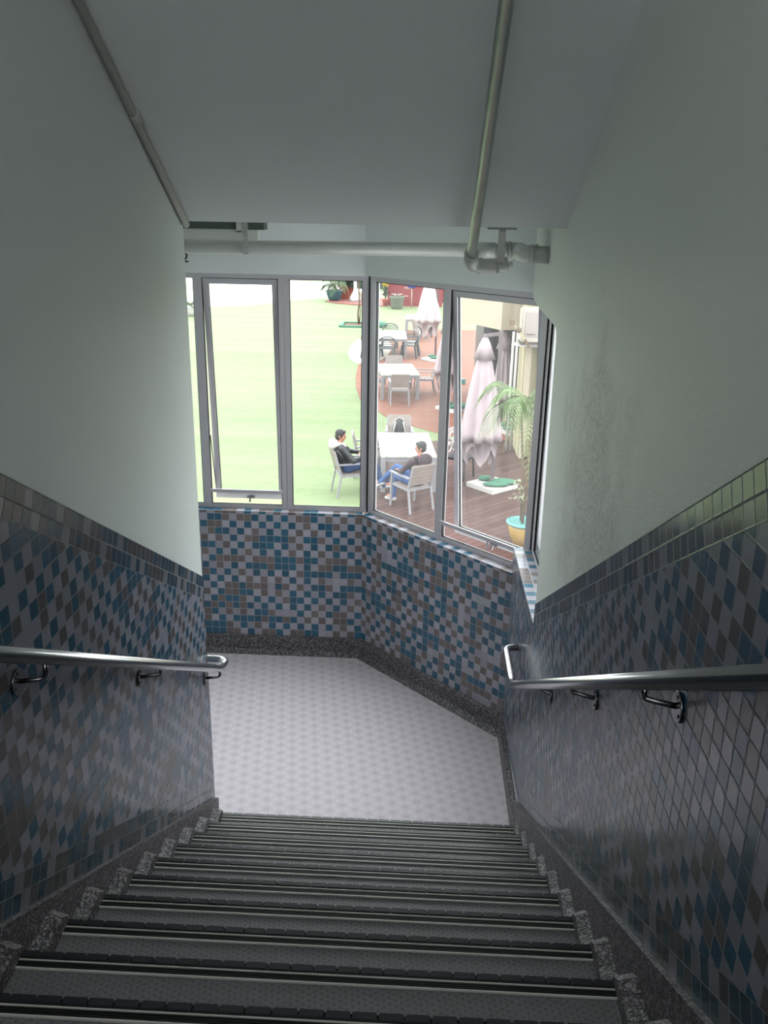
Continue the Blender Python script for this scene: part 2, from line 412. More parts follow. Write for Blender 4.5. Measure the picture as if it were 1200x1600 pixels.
def fillet(pts, r, n=6):
    pts = [Vector(p) for p in pts]; out = [pts[0]]
    for a, b, c in zip(pts, pts[1:], pts[2:]):
        u, v = (a-b).normalized(), (c-b).normalized()
        rr = min(r, (a-b).length*.45, (c-b).length*.45)
        p, q = b+u*rr, b+v*rr
        for i in range(n+1):
            t = i/n; out.append(p*(1-t)**2+b*2*t*(1-t)+q*t*t)
    out.append(pts[-1]); return out

# ------------------------------------------------------------------ the stairwell
T = .05
XL, XR = -.965, .557
YE = 3.63                        # where the flanking walls and the soffit end
ST, SR, SY = .245, .1421, 3.55   # tread, riser, front of the lowest nosing
SL = SR/ST
nl = lambda y: SR+SL*(SY-y)
soff = lambda y: 2.917+.588*(YE-y)
YT = SY-11*ST                    # top nosing (12th)
ZT = 12*SR
C0 = (-.356, 5.5); C1 = (XR, 4.587)
ZS, ZB = 1.045, .125
ZR = 1.195

def tiled(name, quads, mat):
    b = MB().mat(mat)
    for pts, uvs in quads: b.poly(pts, uvs)
    o = b.build(name, None, None, norm=False); return struct(o)
# landing floor
f = MB(); f.prism_z([(-2.75,2.6),(-1.115,2.6),(-1.115,SY),(XR+.1,SY),(XR+.1,4.6),(-.35,5.6),(-2.75,5.6)], -.15, 0); struct(f.build('floor', M['vinyl']))

# back wall: parapet body, tile skin, sill tiles
def parapet(name, a, b, thick, ztop, zbot=-.15):
    """solid low wall under a window from plan point a to b, interior on the right hand side of travel"""
    d = Vector((b[0]-a[0], b[1]-a[1], 0)); n = Vector((-d.y, d.x, 0)).normalized()
    A, B = Vector((a[0], a[1], 0)), Vector((b[0], b[1], 0))
    m = MB(); m.prism_z([(A.x,A.y),(B.x,B.y),(B+n*thick).xy[:],(A+n*thick).xy[:]], zbot, ztop-.004)
    return struct(m.build(name, M['plaster']))
Lb = C0[0]+2.75
ua = math.hypot(C1[0]-C0[0], C1[1]-C0[1])
dn = Vector((1,1,0)).normalized()
e = .004
# tile skins stand a few mm proud of the body
def skin_quad(a, b, z0, z1, off, u0=0, v0=None, n=None):
    A = Vector((a[0],a[1],0))-n*off; B = Vector((b[0],b[1],0))-n*off
    ln = (B-A).length/T; v0 = 0 if v0 is None else v0; h = (z1-z0)/T
    return ([(A.x,A.y,z0),(B.x,B.y,z0),(B.x,B.y,z1),(A.x,A.y,z1)], [(u0,v0),(u0+ln,v0),(u0+ln,v0+h),(u0,v0+h)])
def sill_quad(a, b, z, depth, u0, n):
    A = Vector((a[0],a[1],0))-n*e; B = Vector((b[0],b[1],0))-n*e; A2 = A+n*depth; B2 = B+n*depth
    ln = (B-A).length/T
    return ([(A.x,A.y,z),(B.x,B.y,z),(B2.x,B2.y,z),(A2.x,A2.y,z)], [(u0,0),(u0+ln,0),(u0+ln,1),(u0,1)])
nb = Vector((0,1,0))
uoff = 1000-round(Lb/T)
def wall_with_skin(name, a, b, n, quads, ztop, thick=.22):
    m = MB().mat(M['plaster'])
    A, B = Vector((a[0],a[1],0)), Vector((b[0],b[1],0))
    return m, A, B
# one mesh per wall: low parapet body + mosaic + plaster band over the window
def window_wall(name, a, b, n, u0, zsill, zhead, thick=.088, ext=0.0, mat=M['mosaic'], band=True):
    A, B = Vector((a[0],a[1],0)), Vector((b[0],b[1],0)); t = (B-A).normalized()
    m = MB().mat(M['plaster'])
    Ao, Bo = A+n*thick-t*0, B+n*thick+t*ext
    m.prism_z([A.xy[:], B.xy[:], Bo.xy[:], Ao.xy[:]], -.15, zsill-e)
    if band: m.prism_z([A.xy[:], B.xy[:], Bo.xy[:], Ao.xy[:]], zhead, 3.1)
    m.mat(mat)
    for pts, uvs in (skin_quad(a, b, ZB, zsill, e, u0, 0, n), sill_quad(a, b, zsill, .06, u0, n)):
        m.poly(pts, uvs)
    return struct(m.build(name, None, None, norm=False))
zh = 2.59
window_wall('wall_back', (-2.75,5.5), C0, nb, 1000-Lb/T, ZS, zh)
window_wall('wall_back_angled', C0, C1, dn, 1000.0, ZS, zh)

# right wall: plaster above, mosaic below, window opening on the landing
topR = lambda y: nl(y)+1.205
topL = lambda y: nl(y)+1.283
YF = 3.64
m = MB().mat(M['plaster_damp'])
up = [(YF,topR(YF)),(YT,topR(YT)),(-2.2,topR(YT)),(-2.2,6.6),(YE,6.6),(4.62,6.6)]
op = [(4.62,2.61),(4.5,2.56),(4.3,2.545),(3.72,2.525),(3.69,2.50),(3.68,2.46),(3.66,1.9),(YF,ZR)]
m.prism_x(up+op, XR, XR+.12)
# body behind the tiles
lo = [(4.587,-.15),(4.587,ZR-e),(YF,ZR-e),(YF,topR(YF)),(YT,topR(YT)),(-2.2,topR(YT)),(-2.2,-.15)]
m.mat(M['plaster']); m.prism_x(lo, XR+.003, XR+.2)
wr = struct(m.build('wall_right'))
def side_tiles(name, X, sgn, top, landing):
    """mosaic on a flanking wall: square grid with two sloping border rows at top and bottom"""
    m = MB()
    bt = lambda y: nl(y)+(.117 if sgn > 0 else .078)
    bw = T*2*math.sqrt(1+SL*SL)
    ye = YE if sgn < 0 else YF
    x = X
    def q(pts, uvfun):
        P = [(x, y, z) for y, z in pts]
        U = [uvfun(y, z) for y, z in pts]
        if sgn < 0: P, U = P[::-1], U[::-1]
        m.poly(P, U)
    sq = lambda y, z: (y/T+500, (z-ZB)/T)
    ca, sa = 1/math.sqrt(1+SL*SL), SL/math.sqrt(1+SL*SL)
    def strip(ref):
        return lambda y, z: ((-(y-SY)*ca+(z-nl(SY))*sa)/T+300.5+0.002, ((y-SY)*sa+(z-ref(SY))*ca)/T+50)
    m.mat(M['mosaic_shaded'])
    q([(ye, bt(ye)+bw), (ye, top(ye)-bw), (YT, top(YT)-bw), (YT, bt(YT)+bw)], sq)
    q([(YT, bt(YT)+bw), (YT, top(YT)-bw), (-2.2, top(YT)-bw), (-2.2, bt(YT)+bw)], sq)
    m.mat(M['mosaic_border'])
    q([(ye, top(ye)-bw), (ye, top(ye)), (YT, top(YT)), (YT, top(YT)-bw)], strip(lambda y: top(y)-bw))
    q([(ye, bt(ye)), (ye, bt(ye)+bw), (YT, bt(YT)+bw), (YT, bt(YT))], strip(bt))
    q([(YT, top(YT)-bw), (YT, top(YT)), (-2.2, top(YT)), (-2.2, top(YT)-bw)], lambda y, z: (y/T+500, (z-top(YT))/T+52))
    if landing:
        m.mat(M['mosaic_shaded'])
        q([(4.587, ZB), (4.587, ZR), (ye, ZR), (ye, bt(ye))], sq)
        m.mat(M['mosaic'])
        P = [(X, 4.60, ZR), (X+.1, 4.60, ZR), (X+.1, ye, ZR), (X, ye, ZR)]
        m.poly(P, [(0, 0), (0, 1.85), (19.2, 1.85), (19.2, 0)][::1])
    return m
def finish(m, name):
    o = m.build(name, None, None, norm=False); return o
tr = finish(side_tiles('x', XR-e, 1, topR, True), 'mosaic_tiles'); tr.parent = wr
# left partition between the two flights
m = MB().mat(M['plaster'])
m.prism_x([(YE,topL(YE)),(YE,6.6),(-2.2,6.6),(-2.2,topL(YT)),(YT,topL(YT))], XL-.15, XL)
m.prism_x([(YE,-.15),(YE,topL(YE)),(YT,topL(YT)),(-2.2,topL(YT)),(-2.2,-.15)], XL-.147, XL-.003)
wl = struct(m.build('wall_left'))
tl = finish(side_tiles('x', XL+e, -1, topL, False), 'mosaic_tiles'); tl.parent = wl
# end face of the partition: tiles up to the same height
m = MB().mat(M['mosaic_shaded'])
zt = topL(YE)
m.poly([(XL+e, YE+.003, 0), (XL-.15, YE+.003, 0), (XL-.15, YE+.003, zt), (XL+e, YE+.003, zt)], [(0,0),(3,0),(3,zt/T),(0,zt/T)])
et = m.build('end_tiles', None, wl, norm=False)
# far left walls of the landing (behind the partition)
m = MB(); m.box((-2.95,2.4,-.15),(-2.75,5.7,3.1)); struct(m.build('wall_left_outer', M['plaster']))
m = MB(); m.box((-2.75,2.4,-.15),(XL-.15,2.6,3.1)); struct(m.build('wall_left_return', M['plaster']))
# rear wall of the upper level, behind the viewer
m = MB(); m.box((XL-.15,-2.4,-.15),(XR+.2,-2.2,3.5)); m.box((XL-.15,-2.4,5.3),(XR+.2,-2.2,6.6)); m.box((XL-.15,-2.4,3.5),(XL+.04,-2.2,5.3)); m.box((XR-.04,-2.4,3.5),(XR+.2,-2.2,5.3)); struct(m.build('wall_rear', M['plaster']))  # unseen upper opening added to bring in fill light
# ceilings
m = MB(); m.prism_x([(YE,2.917),(-.6,soff(-.6)),(-2.2,soff(-.6)),(-2.2,soff(-.6)+.2),(-.6,soff(-.6)+.2),(YE,3.15)], XL, XR)
struct(m.build('ceiling_sloped', M['plaster']))
m = MB(); m.prism_z([(-2.95,2.4),(XL-.15,2.4),(XL-.15,YE),(XR+.2,YE),(XR+.2,4.7),(-.25,5.72),(-2.95,5.72)], 2.93, 3.1); struct(m.build('ceiling_landing', M['plaster']))

# skirtings
m = MB()
for a, b, n in (((-2.75,5.5), C0, nb), (C0, C1, dn)):
    A, B = Vector((a[0],a[1],0)), Vector((b[0],b[1],0)); t = (B-A).normalized()
    k = .012
    A1, B1 = A-n*.03, B-n*.03
    if n is dn: A1 = Vector((-.356-.0124, 5.5-.03, 0)); B1 = Vector((XR, 5.144-XR-.0424, 0))
    else: B1 = Vector((-.356-.0124, 5.5-.03, 0))
    A2, B2 = A1-n*.035, B1-n*.035
    V = [m.bm.verts.new(p) for p in ((A.x,A.y,ZB+.003),(B.x,B.y,ZB+.003),(B1.x,B1.y,ZB-.006),(A1.x,A1.y,ZB-.006),(A2.x,A2.y,0.0),(B2.x,B2.y,0.0),(A1.x,A1.y,.03),(B1.x,B1.y,.03))]
    m.face([V[0],V[1],V[2],V[3]]); m.face([V[3],V[2],V[7],V[6]]); m.face([V[6],V[7],V[5],V[4]])
struct(m.build('baseboard_back', M['terrazzo']))
def stair_skirt(name, X, sgn):
    m = MB()
    off = .117 if sgn > 0 else .078
    xi = X-sgn*.02          # thin upper band
    ye = 4.56 if sgn > 0 else YE+.01
    top = lambda y: max(nl(y)+off, ZB) if y > YT else nl(YT)+off
    ys = [ye, SY+(off+SR-ZB)/SL if sgn > 0 else ye, 3.5, 3, 2.5, 2, 1.5, 1.2, YT, -2.2]
    ys = sorted({round(min(y, ye), 4) for y in ys}, reverse=True)
    prof = [(y, top(y)) for y in ys]+[(-2.2, ZT-.3), (YT, ZT-.3), (SY-.05, -.1), (ye, -.1)]
    m.prism_x(prof, X-sgn*.0005, xi)
    # coved blocks stepping with the treads
    for k in range(12):
        yk = SY-k*ST; zk = SR*(k+1); x0, x1 = xi+sgn*.004, X-sgn*(.034+.0035*k if sgn > 0 else .06)
        rd = .05
        pr = [(yk+.012, zk-SR-.02), (yk+.02, zk-SR+.06), (yk+.016, zk-.02), (yk+.008, zk+.03), (yk-.03, zk+.058), (yk-.1, zk+.052), (yk-ST+.03, zk+.058), (yk-ST+.012, zk+.02), (yk-ST+.012, zk-.05)]
        a = [m.bm.verts.new((x0, y+random.uniform(-.003,.003), z)) for y, z in pr]
        b = [m.bm.verts.new((x1, y*.985+.015*(yk-.12), z-.014*(z > zk))) for y, z in pr]
        n = len(pr)
        m.face(a); m.face(b[::-1])
        for i in range(n): m.face([a[i], b[i], b[(i+1)%n], a[(i+1)%n]])
    if sgn > 0:
        m.prism_x([(ye, ZB-.01), (SY+.03, ZB-.0), (SY+.03, 0), (ye, 0)], xi+.003, X-.026)
    return struct(m.build(name, M['terrazzo']))
stair_skirt('baseboard_right', XR, 1)
stair_skirt('baseboard_left', XL, -1)

# staircase
stair = empty('staircase', (0, SY, 0), 0, 'flight of charcoal steps with black studded nosings descending to the landing', 'staircase')
SX0, SX1 = XL+.02, XR-.02
def step_mesh(k):
    m = MB().mat(M['tread'])
    m.box((SX0, -k*ST-ST-.03, SR*(k+1)-SR-.03 if k else -.1), (SX1, -k*ST-.004, SR*(k+1)-.004))
    return m
def nosing_mesh(k):
    m = MB(); z = SR*(k+1); y = -k*ST; x0, x1 = XL+.05, XR-.026-.0035*k
    m.mat(M['rib']); m.box((x0, y-.0425, z-.006), (x1, y+.002, z+.0005))
    m.box((x0, y-.006, z-.035), (x1, y+.003, z+.0005))
    n = 26; w = (x1-x0)/n
    m.mat(M['rubber'])
    for i in range(n):
        m.box((x0+i*w+.0016, y-.015, z-.004), (x0+(i+1)*w-.0016, y+.007, z+.006), bev=.0025)
    m.mat(M['pale_line'])
    m.box((x0, y-.0205, z-.002), (x1, y-.0170, z+.0036)); m.box((x0, y-.0440, z-.002), (x1, y-.0400, z+.0036))
    m.mat(M['rib'])
    for i in range(3): m.box((x0, y-.0365+i*.0055, z-.002), (x1, y-.0335+i*.0055, z+.003))
    return m
for k in range(12):
    s = step_mesh(k).build('step', M['tread'], stair)
    nosing_mesh(k).build('nosing_strip', None, s)
m = MB(); m.box((XL, -2.2, ZT-.2), (XR, YT-ST+.1, ZT-.004)); struct(m.build('floor_upper', M['tread']))

# handrails
def rail(name, pts, rad, brs, X, sgn, label):
    r = empty(name, pts[0], 0, label, 'handrail')
    o = Vector(pts[0])
    m = MB(); m.tube([p-o for p in fillet(pts, .06, 8)], rad, 20)
    m.build('rail_tube', M['steel'], r)
    for (yd, zd, yr) in brs:
        xr = X-sgn*.07; zr = zrail(yr, sgn)-rad*.8
        b = MB(); b.tube([p-o for p in fillet([(xr, yr, zr), (xr, yr, zd), (X-sgn*.004, yd, zd)], .022, 6)], .0065, 10)
        bo = b.build('bracket', M['steel_dark'], r)
        d = MB(); d.tube([Vector((X-sgn*.005, yd, zd))-o, Vector((X-sgn*.011, yd, zd))-o], .033, 24)
        for a in (90, 210, 330):
            d.tube([Vector((X-sgn*.011, yd+.022*math.cos(R(a)), zd+.022*math.sin(R(a))))-o, Vector((X-sgn*.0135, yd+.022*math.cos(R(a)), zd+.022*math.sin(R(a))))-o], .004, 8)
        d.build('wall_plate', M['steel_dark'], bo)
    return r
def zrail(y, sgn): return (2.383-.588*(y-1.076)) if sgn > 0 else (2.046-.577*(y-1.658))
xr = XR-.07
rail('handrail', [(xr,-.9,zrail(-.9,1)),(xr,3.70,zrail(3.70,1)),(xr,4.07,zrail(3.70,1)+.0),(XR,4.09,zrail(3.70,1))], .019,
     [(1.591,2.022,1.62),(2.305,1.61,2.34),(3.034,1.189,3.11),(.85,2.45,.88)], XR, 1, 'stainless steel handrail with a squared return end along the right tiled wall')
xl = XL+.07
rail('handrail', [(xl,-.9,zrail(-.9,-1)),(xl,3.60,zrail(3.60,-1)),(xl,3.74,zrail(3.60,-1)-.03),(XL-.25,3.74,zrail(3.60,-1)-.03),(XL-.25,3.5,zrail(3.6,-1)-.12)], .019,
     [(1.84,1.87,1.86),(2.702,1.389,2.73),(3.57,.887,3.59),(.98,2.36,1.0)], XL, -1, 'stainless steel handrail curling round the end of the left tiled wall')

# ------------------------------------------------------------------ windows
def frame_rect(m, u0, u1, z0, z1, bl, br, bb, bt, P, d0=0.0, d1=.032):
    """rectangular frame in plane coordinates; P(u, d, z) -> world"""
    def bx(a, b, c, d):
        V = [m.bm.verts.new(P(*p)) for p in ((a,d0,c),(b,d0,c),(b,d1,c),(a,d1,c),(a,d0,d),(b,d0,d),(b,d1,d),(a,d1,d))]
        for q in ((0,3,2,1),(4,5,6,7),(0,1,5,4),(1,2,6,5),(2,3,7,6),(3,0,4,7)): m.face([V[i] for i in q])
    bx(u0, u0+bl, z0, z1); bx(u1-br, u1, z0, z1)
    bx(u0+bl, u1-br, z0, z0+bb); bx(u0+bl, u1-br, z1-bt, z1)
def pane(m, u0, u1, z0, z1, P, d=.010, th=.006):
    V = [m.bm.verts.new(P(*p)) for p in ((u0,d,z0),(u1,d,z0),(u1,d+th,z0),(u0,d+th,z0),(u0,d,z1),(u1,d,z1),(u1,d+th,z1),(u0,d+th,z1))]
    for q in ((0,3,2,1),(4,5,6,7),(0,1,5,4),(1,2,6,5),(2,3,7,6),(3,0,4,7)): m.face([V[i] for i in q])
ZF0, ZF1 = ZS, 2.585
def PB(u, d, z): return Vector((u, 5.555+d, z))
# along the angled wall: u = distance from the corner (-.333, 5.555) toward the right
ca = Vector((-.333, 5.555, 0)); ta = Vector((1,-1,0)).normalized()
def PAg(u, d, z): return ca+ta*u+dn*d+Vector((0,0,z))
def PR(u, d, z): return Vector((.65+d, u, z))
def sashP(P, z1, phi, d0=.01):
    def Q(u, d, z):
        h = z1-z
        # tilt about the top edge, bottom swings outward
        dd = d*math.cos(phi)+h*math.sin(phi); zz = z1-(h*math.cos(phi)-d*math.sin(phi)*1.0)
        return P(u, d0+dd, zz)
    return Q
def window(n, P, u0, u1, z0=ZF0, z1=ZF1, bl=.03, br=.03, sash=None, glass='glass', bb=.026, bt=.03, bar=True, latch=True, arms_on=True):
    m = MB().mat(M['alu']); frame_rect(m, u0, u1, z0, z1, bl, br, bb, bt, P)
    m.mat(M['gasket']); frame_rect(m, u0+bl, u1-br, z0+bb, z1-bt, .004, .004, .003, .004, P, .004, .022)
    w = struct(m.build('window_%d' % n))
    if sash is None:
        g = MB(); pane(g, u0+bl, u1-br, z0+bb, z1-bt, P); g.build('glass', M[glass], w)
    else:
        a, b, zt_, zb_, phi = u0+bl+.004, u1-br-.004, z1-bt-.002, z0+bb+.002, sash
        Q = sashP(P, zt_, phi)
        s = MB().mat(M['alu']); frame_rect(s, a, b, zb_, zt_, .034, .034, .04, .034, Q, 0, .032)
        s.mat(M['gasket']); frame_rect(s, a+.034, b-.034, zb_+.04, zt_-.034, .003, .003, .003, .003, Q, .008, .022)
        so = s.build('sash', None, w)
        g = MB(); pane(g, a+.036, b-.036, zb_+.042, zt_-.036, Q, .013); g.build('glass', M[glass], so)
        c = (a+b)/2
        if latch:
            h = MB(); A = Q(c, -.004, zb_+.012)
            h.bar(Q(c-.02, -.006, zb_+.012), Q(c+.03, -.006, zb_+.012), .012, .012)
            h.bar(Q(c, -.004, zb_+.012), Q(c, -.022, zb_-.018), .010, .010)
            h.build('latch', M['steel_dark'], so)
        if bar:
            r = MB(); dl = PB(0,0,0)
            zb = z0+.125
            r.bar(P(u0+bl-.006, -.012, zb), P(u1-br+.006, -.012, zb), .012, .022)
            if P is PAg: r.bar(P(u0+(u1-u0)*.58, -.01, zb), P(u0+(u1-u0)*.58, -.01, zb-.06), .012, .012)
            r.build('safety_bar', M['alu'], w)
            for uu in ((a+.002, b-.002) if arms_on else ()):
                arms = MB(); arms.bar(P(uu, .02, z0+.5), Q(uu, .012, zb_+.03), .004, .012)
                arms.build('stay_arm', M['steel_dark'], w)
    return w
window(1, PB, -2.72, -1.410, br=.025)
window(2, PB, -1.410, -.870, sash=R(4.2), bl=.028, br=.032)
window(3, PB, -.866, -.333, bl=.034, br=.042)
window(4, PAg, .012, .668, bl=.05, br=.03, glass='glass_dusty')
window(5, PAg, .668, 1.375, bl=.026, br=.03, sash=R(4.2), glass='glass_dusty', arms_on=False)
window(6, PR, 4.56, 3.5, z0=ZR-.01, z1=2.64, bl=-.045, br=-.03, sash=None, glass='glass')
# inner sash of the right window with its latch
w6 = bpy.data.objects['window_6']
s = MB(); frame_rect(s, 3.55, 4.50, ZR+.02, 2.6, .05, .05, .07, .04, PR, .012, .045); so = s.build('sash', M['alu'], w6)
h = MB(); h.ell((.652, 4.12, ZR+.06), .014); h.ell((.645, 4.10, ZR+.05), .010); h.bar((.655,4.12,ZR+.06),(.64,4.10,ZR+.0),.012,.01); h.build('latch', M['steel_dark'], so)
# cover strip on the corner post
m = MB(); m.tube([(-.330,5.551,ZS),(-.330,5.551,2.585)], .006, 8); struct(m.build('trim_1', M['gasket']))
m = MB().mat(M['alu']); m.prism_z([(.612,4.612),(.648,4.565),(.70,4.565),(.70,4.66),(.66,4.66)], ZS, 2.60)
m.mat(M['gasket']); m.box((.640,4.566,ZR),(.6485,4.574,2.6)); struct(m.build('trim_2'))
# painted joint bead at the soffit edge
# ------------------------------------------------------------------ pipes and fittings under the ceiling
t = empty('ceiling_pipe', (-2.7,4.35,2.78), 0, 'horizontal painted drain pipe running above the landing windows to the right wall', 'pipe')
o = Vector(t.location)
def T_(pts): return [Vector(p)-o for p in pts]
YP = 4.35
m = MB(); m.tube(T_([(-2.72,YP,2.776),(.24,YP,2.801)]), .032, 20); m.build('pipe_run', M['paintpipe'], t)
m = MB(); m.tube(T_([(.228,YP,2.801),(.245,YP,2.801)]), .036, 20); m.build('rust_ring', M['rust'], t)
m = MB(); m.tube(T_([(.245,YP,2.801),(.335,YP,2.801)]), .037, 20); m.tube(T_([(.335,YP,2.801),(.36,YP,2.801)]), .031, 20)
for xx in (.36,.395): m.tube(T_([(xx,YP,2.801),(xx+.014,YP,2.801)]), .042, 20)
m.tube(T_([(.37,YP,2.801),(.40,YP,2.801)]), .037, 20)
for a_ in range(4): m.ell(Vector((.385,YP-.042*math.cos(a_*1.57+.5),2.801+.042*math.sin(a_*1.57+.5)))-o, .006, seg=8, ring=5)
m.build('coupling', M['paintpipe'], t)
m = MB(); m.tube(T_(fillet([(.405,YP,2.801),(.455,YP-.01,2.801),(.445,YP-.16,2.797),(.47,YP-.24,2.796),(XR+.02,YP-.245,2.796)], .07, 8)), .038, 20)
m.tube(T_([(.47,YP-.242,2.796),(.49,YP-.244,2.796)]), .043, 20); m.ell(Vector((.50,YP-.26,2.835))-o, .008); m.build('elbow', M['paintpipe'], t)
t = empty('sloping_pipe', (.19,3.9,2.76), 0, 'galvanised pipe running down the sloped soffit to an elbow over the landing', 'pipe')
o = Vector(t.location)
Y2 = 3.70
m = MB(); m.tube(T_([(.185,-.3,2.795+.588*(Y2+.3)),(.19,Y2,2.795)]), .020, 16); m.build('pipe_run', M['gpipe'], t)
m = MB(); m.tube(T_(fillet([(.19,Y2-.03,2.815),(.19,Y2+.04,2.765),(.27,Y2+.06,2.762),(.345,Y2+.06,2.77)], .05)), .030, 16); m.tube(T_([(.225,Y2+.06,2.762),(.24,Y2+.06,2.762)]), .034, 16)
m.tube(T_([(.30,Y2+.06,2.766),(.318,Y2+.06,2.767)]), .034, 16); m.tube(T_([(.345,Y2+.06,2.77),(.365,Y2+.06,2.77)]), .012, 10)
m.build('elbow', M['paintpipe'], t)
m = MB()
yy = 1.6; m.tube(T_([(.186,yy,2.795+.588*(Y2-yy)),(.186,yy,soff(yy)+.01)]), .006, 8)
m.build('hanger', M['gpipe'], t)
t = empty('pipe_hanger', (.31,Y2,2.93), 0, 'grey T-shaped steel hanger holding the pipe elbow near the right wall', 'hanger')
m = MB(); m.box((-.06,-.03,-.022),(.055,.03,0)); m.box((-.014,-.012,-.15),(.014,.012,-.02)); m.build('hanger_plate', M['paintpipe'], t)
t = empty('pipe_strap', (-.85,4.35,2.93), 0, 'flat painted strap hanging from the ceiling round the horizontal pipe', 'strap')
m = MB(); m.box((-.012,-.045,-.166),(.012,-.040,0)); m.box((-.012,-.045,-.170),(.012,.04,-.166)); m.ell((0,-.044,-.152),.005); m.build('strap_band', M['paintpipe'], t)
t = empty('ceiling_light', (-1.3,5.2,2.93), 0, 'white fluorescent batten with a dark green tray under the ceiling at the left', 'lamp')
m = MB(); m.box((-1.0,-.02,-.078),(.385,.10,0)); m.build('tray', M['darkgreen'], t)
m = MB(); m.box((-1.0,.0,-.158),(.345,.09,-.078)); m.box((-1.0,-.012,-.158),(.325,.0,-.148)); m.build('housing', M['whitemetal'], t)
for x in (-.42, .23):
    m = MB(); m.box((x,-.032,-.092),(x+.03,-.022,-.03)); m.box((x,-.032,-.092),(x+.03,0,-.085)); m.build('clip', M['paintpipe'], t)
# conduit along the left edge of the soffit
t = empty('conduit', (XL+.012, YE, 2.90), 0, 'thin painted conduit running down the joint of left wall and soffit', 'conduit')
o = Vector(t.location)
m = MB(); m.tube(T_([(XL+.016,-.5,soff(-.5)-.016),(XL+.016,YE-.01,soff(YE)-.014)]), .0135, 12); m.build('conduit_tube', M['paintpipe'], t)
m = MB(); yy = 3.05; m.tube(T_([(XL+.018,yy-.02,soff(yy-.02)-.016),(XL+.018,yy+.02,soff(yy+.02)-.016)]), .018, 12); m.build('coupling', M['paintpipe'], t)
# painted numeral on the wall, cut off by the partition
t = bpy.data.curves.new('numeral', 'FONT'); t.body = '2'; t.size = .085; t.extrude = .0006; t.offset = .0008
to = bpy.data.objects.new('wall_numeral', t); COL.objects.link(to)
dg = bpy.context.evaluated_depsgraph_get()
me = bpy.data.meshes.new_from_object(to.evaluated_get(dg)); bpy.data.objects.remove(to)
me.materials.append(M['blackpaint'])
to = bpy.data.objects.new('wall_numeral', me); COL.objects.link(to)
to.location = (-1.480, 5.497, 2.648); to.rotation_euler = (PI/2, 0, 0)
tag(to, 'black numeral 2 painted on the plaster above the left window', 'painted number')

# ------------------------------------------------------------------ outdoors
G = -2.223
def ground_poly(name, pts, z0, z1, mat):
    m = MB(); m.prism_z(pts, z0, z1); return struct(m.build(name, mat))
ground_poly('lawn', [(-70,6.0),(40,6.0),(40,130),(-70,130)], G-.5, G, M['lawn'])
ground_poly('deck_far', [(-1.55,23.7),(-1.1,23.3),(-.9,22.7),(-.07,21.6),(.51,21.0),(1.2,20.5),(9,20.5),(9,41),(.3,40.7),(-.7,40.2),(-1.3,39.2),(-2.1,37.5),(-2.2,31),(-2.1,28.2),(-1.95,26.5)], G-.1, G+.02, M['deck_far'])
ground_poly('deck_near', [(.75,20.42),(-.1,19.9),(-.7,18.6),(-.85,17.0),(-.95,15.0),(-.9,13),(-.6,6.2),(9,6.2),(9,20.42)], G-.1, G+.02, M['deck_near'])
ground_poly('wet_glare_patch', [(-2.0+1.05*math.cos(a*PI/12)*.78, 34.4+3.6*math.sin(a*PI/12)) for a in range(24)], G-.05, G+.03, M['pale_pave'])  # bright wet reflection on the ground, painted as a pale patch
ground_poly('path_far', [(-60,46),(-30,45.0),(-15,46),(-9.6,49),(-8.0,52),(-5.6,54.5),(-3.6,57),(-3.4,66),(-20,68),(-60,68)], G-.05, G+.03, M['pale_pave'])
ground_poly('paving_red', [(-5.7,52.3),(-5.0,51.3),(-3.8,50.6),(-2.1,50.2),(-2.0,53),(-3.0,56.4),(-5.0,54.5)], G-.05, G+.06, M['brickpave'])

# --- slatted armchair (faces +Y), origin on the ground under the seat
def armchair():
    r = empty('patio_armchair', (0,0,0), 0, 'x', 'chair')
    for sx in (-1, 1):
        m = MB(); m.bar((sx*.26,-.33,0),(sx*.25,-.24,.44),.035,.03); m.bar((sx*.25,-.24,.43),(sx*.245,-.36,.88),.035,.03); m.build('leg', M['furn'], r)
        m = MB(); m.bar((sx*.27,.28,0),(sx*.27,.24,.645),.035,.03); m.build('leg', M['furn'], r)
        m = MB(); m.bar((sx*.27,-.29,.655),(sx*.275,.28,.665),.05,.025); m.build('armrest', M['furn'], r)
    m = MB()
    for x in (-.25,.25): m.bar((x,-.25,.42),(x,.25,.43),.03,.035)
    m.bar((-.25,.24,.43),(.25,.24,.43),.03,.035); m.bar((-.25,-.24,.42),(.25,-.24,.42),.03,.035)
    m.build('seat_frame', M['furn'], r)
    m = MB()
    for i in range(6): m.box((-.235,-.23+i*.078,.438),(.235,-.23+i*.078+.07,.455))
    m.build('seat', M['slat'], r)
    m = MB()
    for i in range(5):
        t0 = .16+i*.17
        a = Vector((0,-.24,.44)).lerp(Vector((0,-.36,.88)), t0); b = Vector((0,-.24,.44)).lerp(Vector((0,-.36,.88)), t0+.162)
        m.box((-.23,-.01,0),(.23,.012,(b-a).length), Matrix.Translation(a) @ Matrix.Rotation(math.atan2(.12,.44),4,'X'))
    m.bar((-.245,-.36,.88),(.245,-.36,.88),.03,.03)
    m.build('backrest', M['slat'], r)
    return r
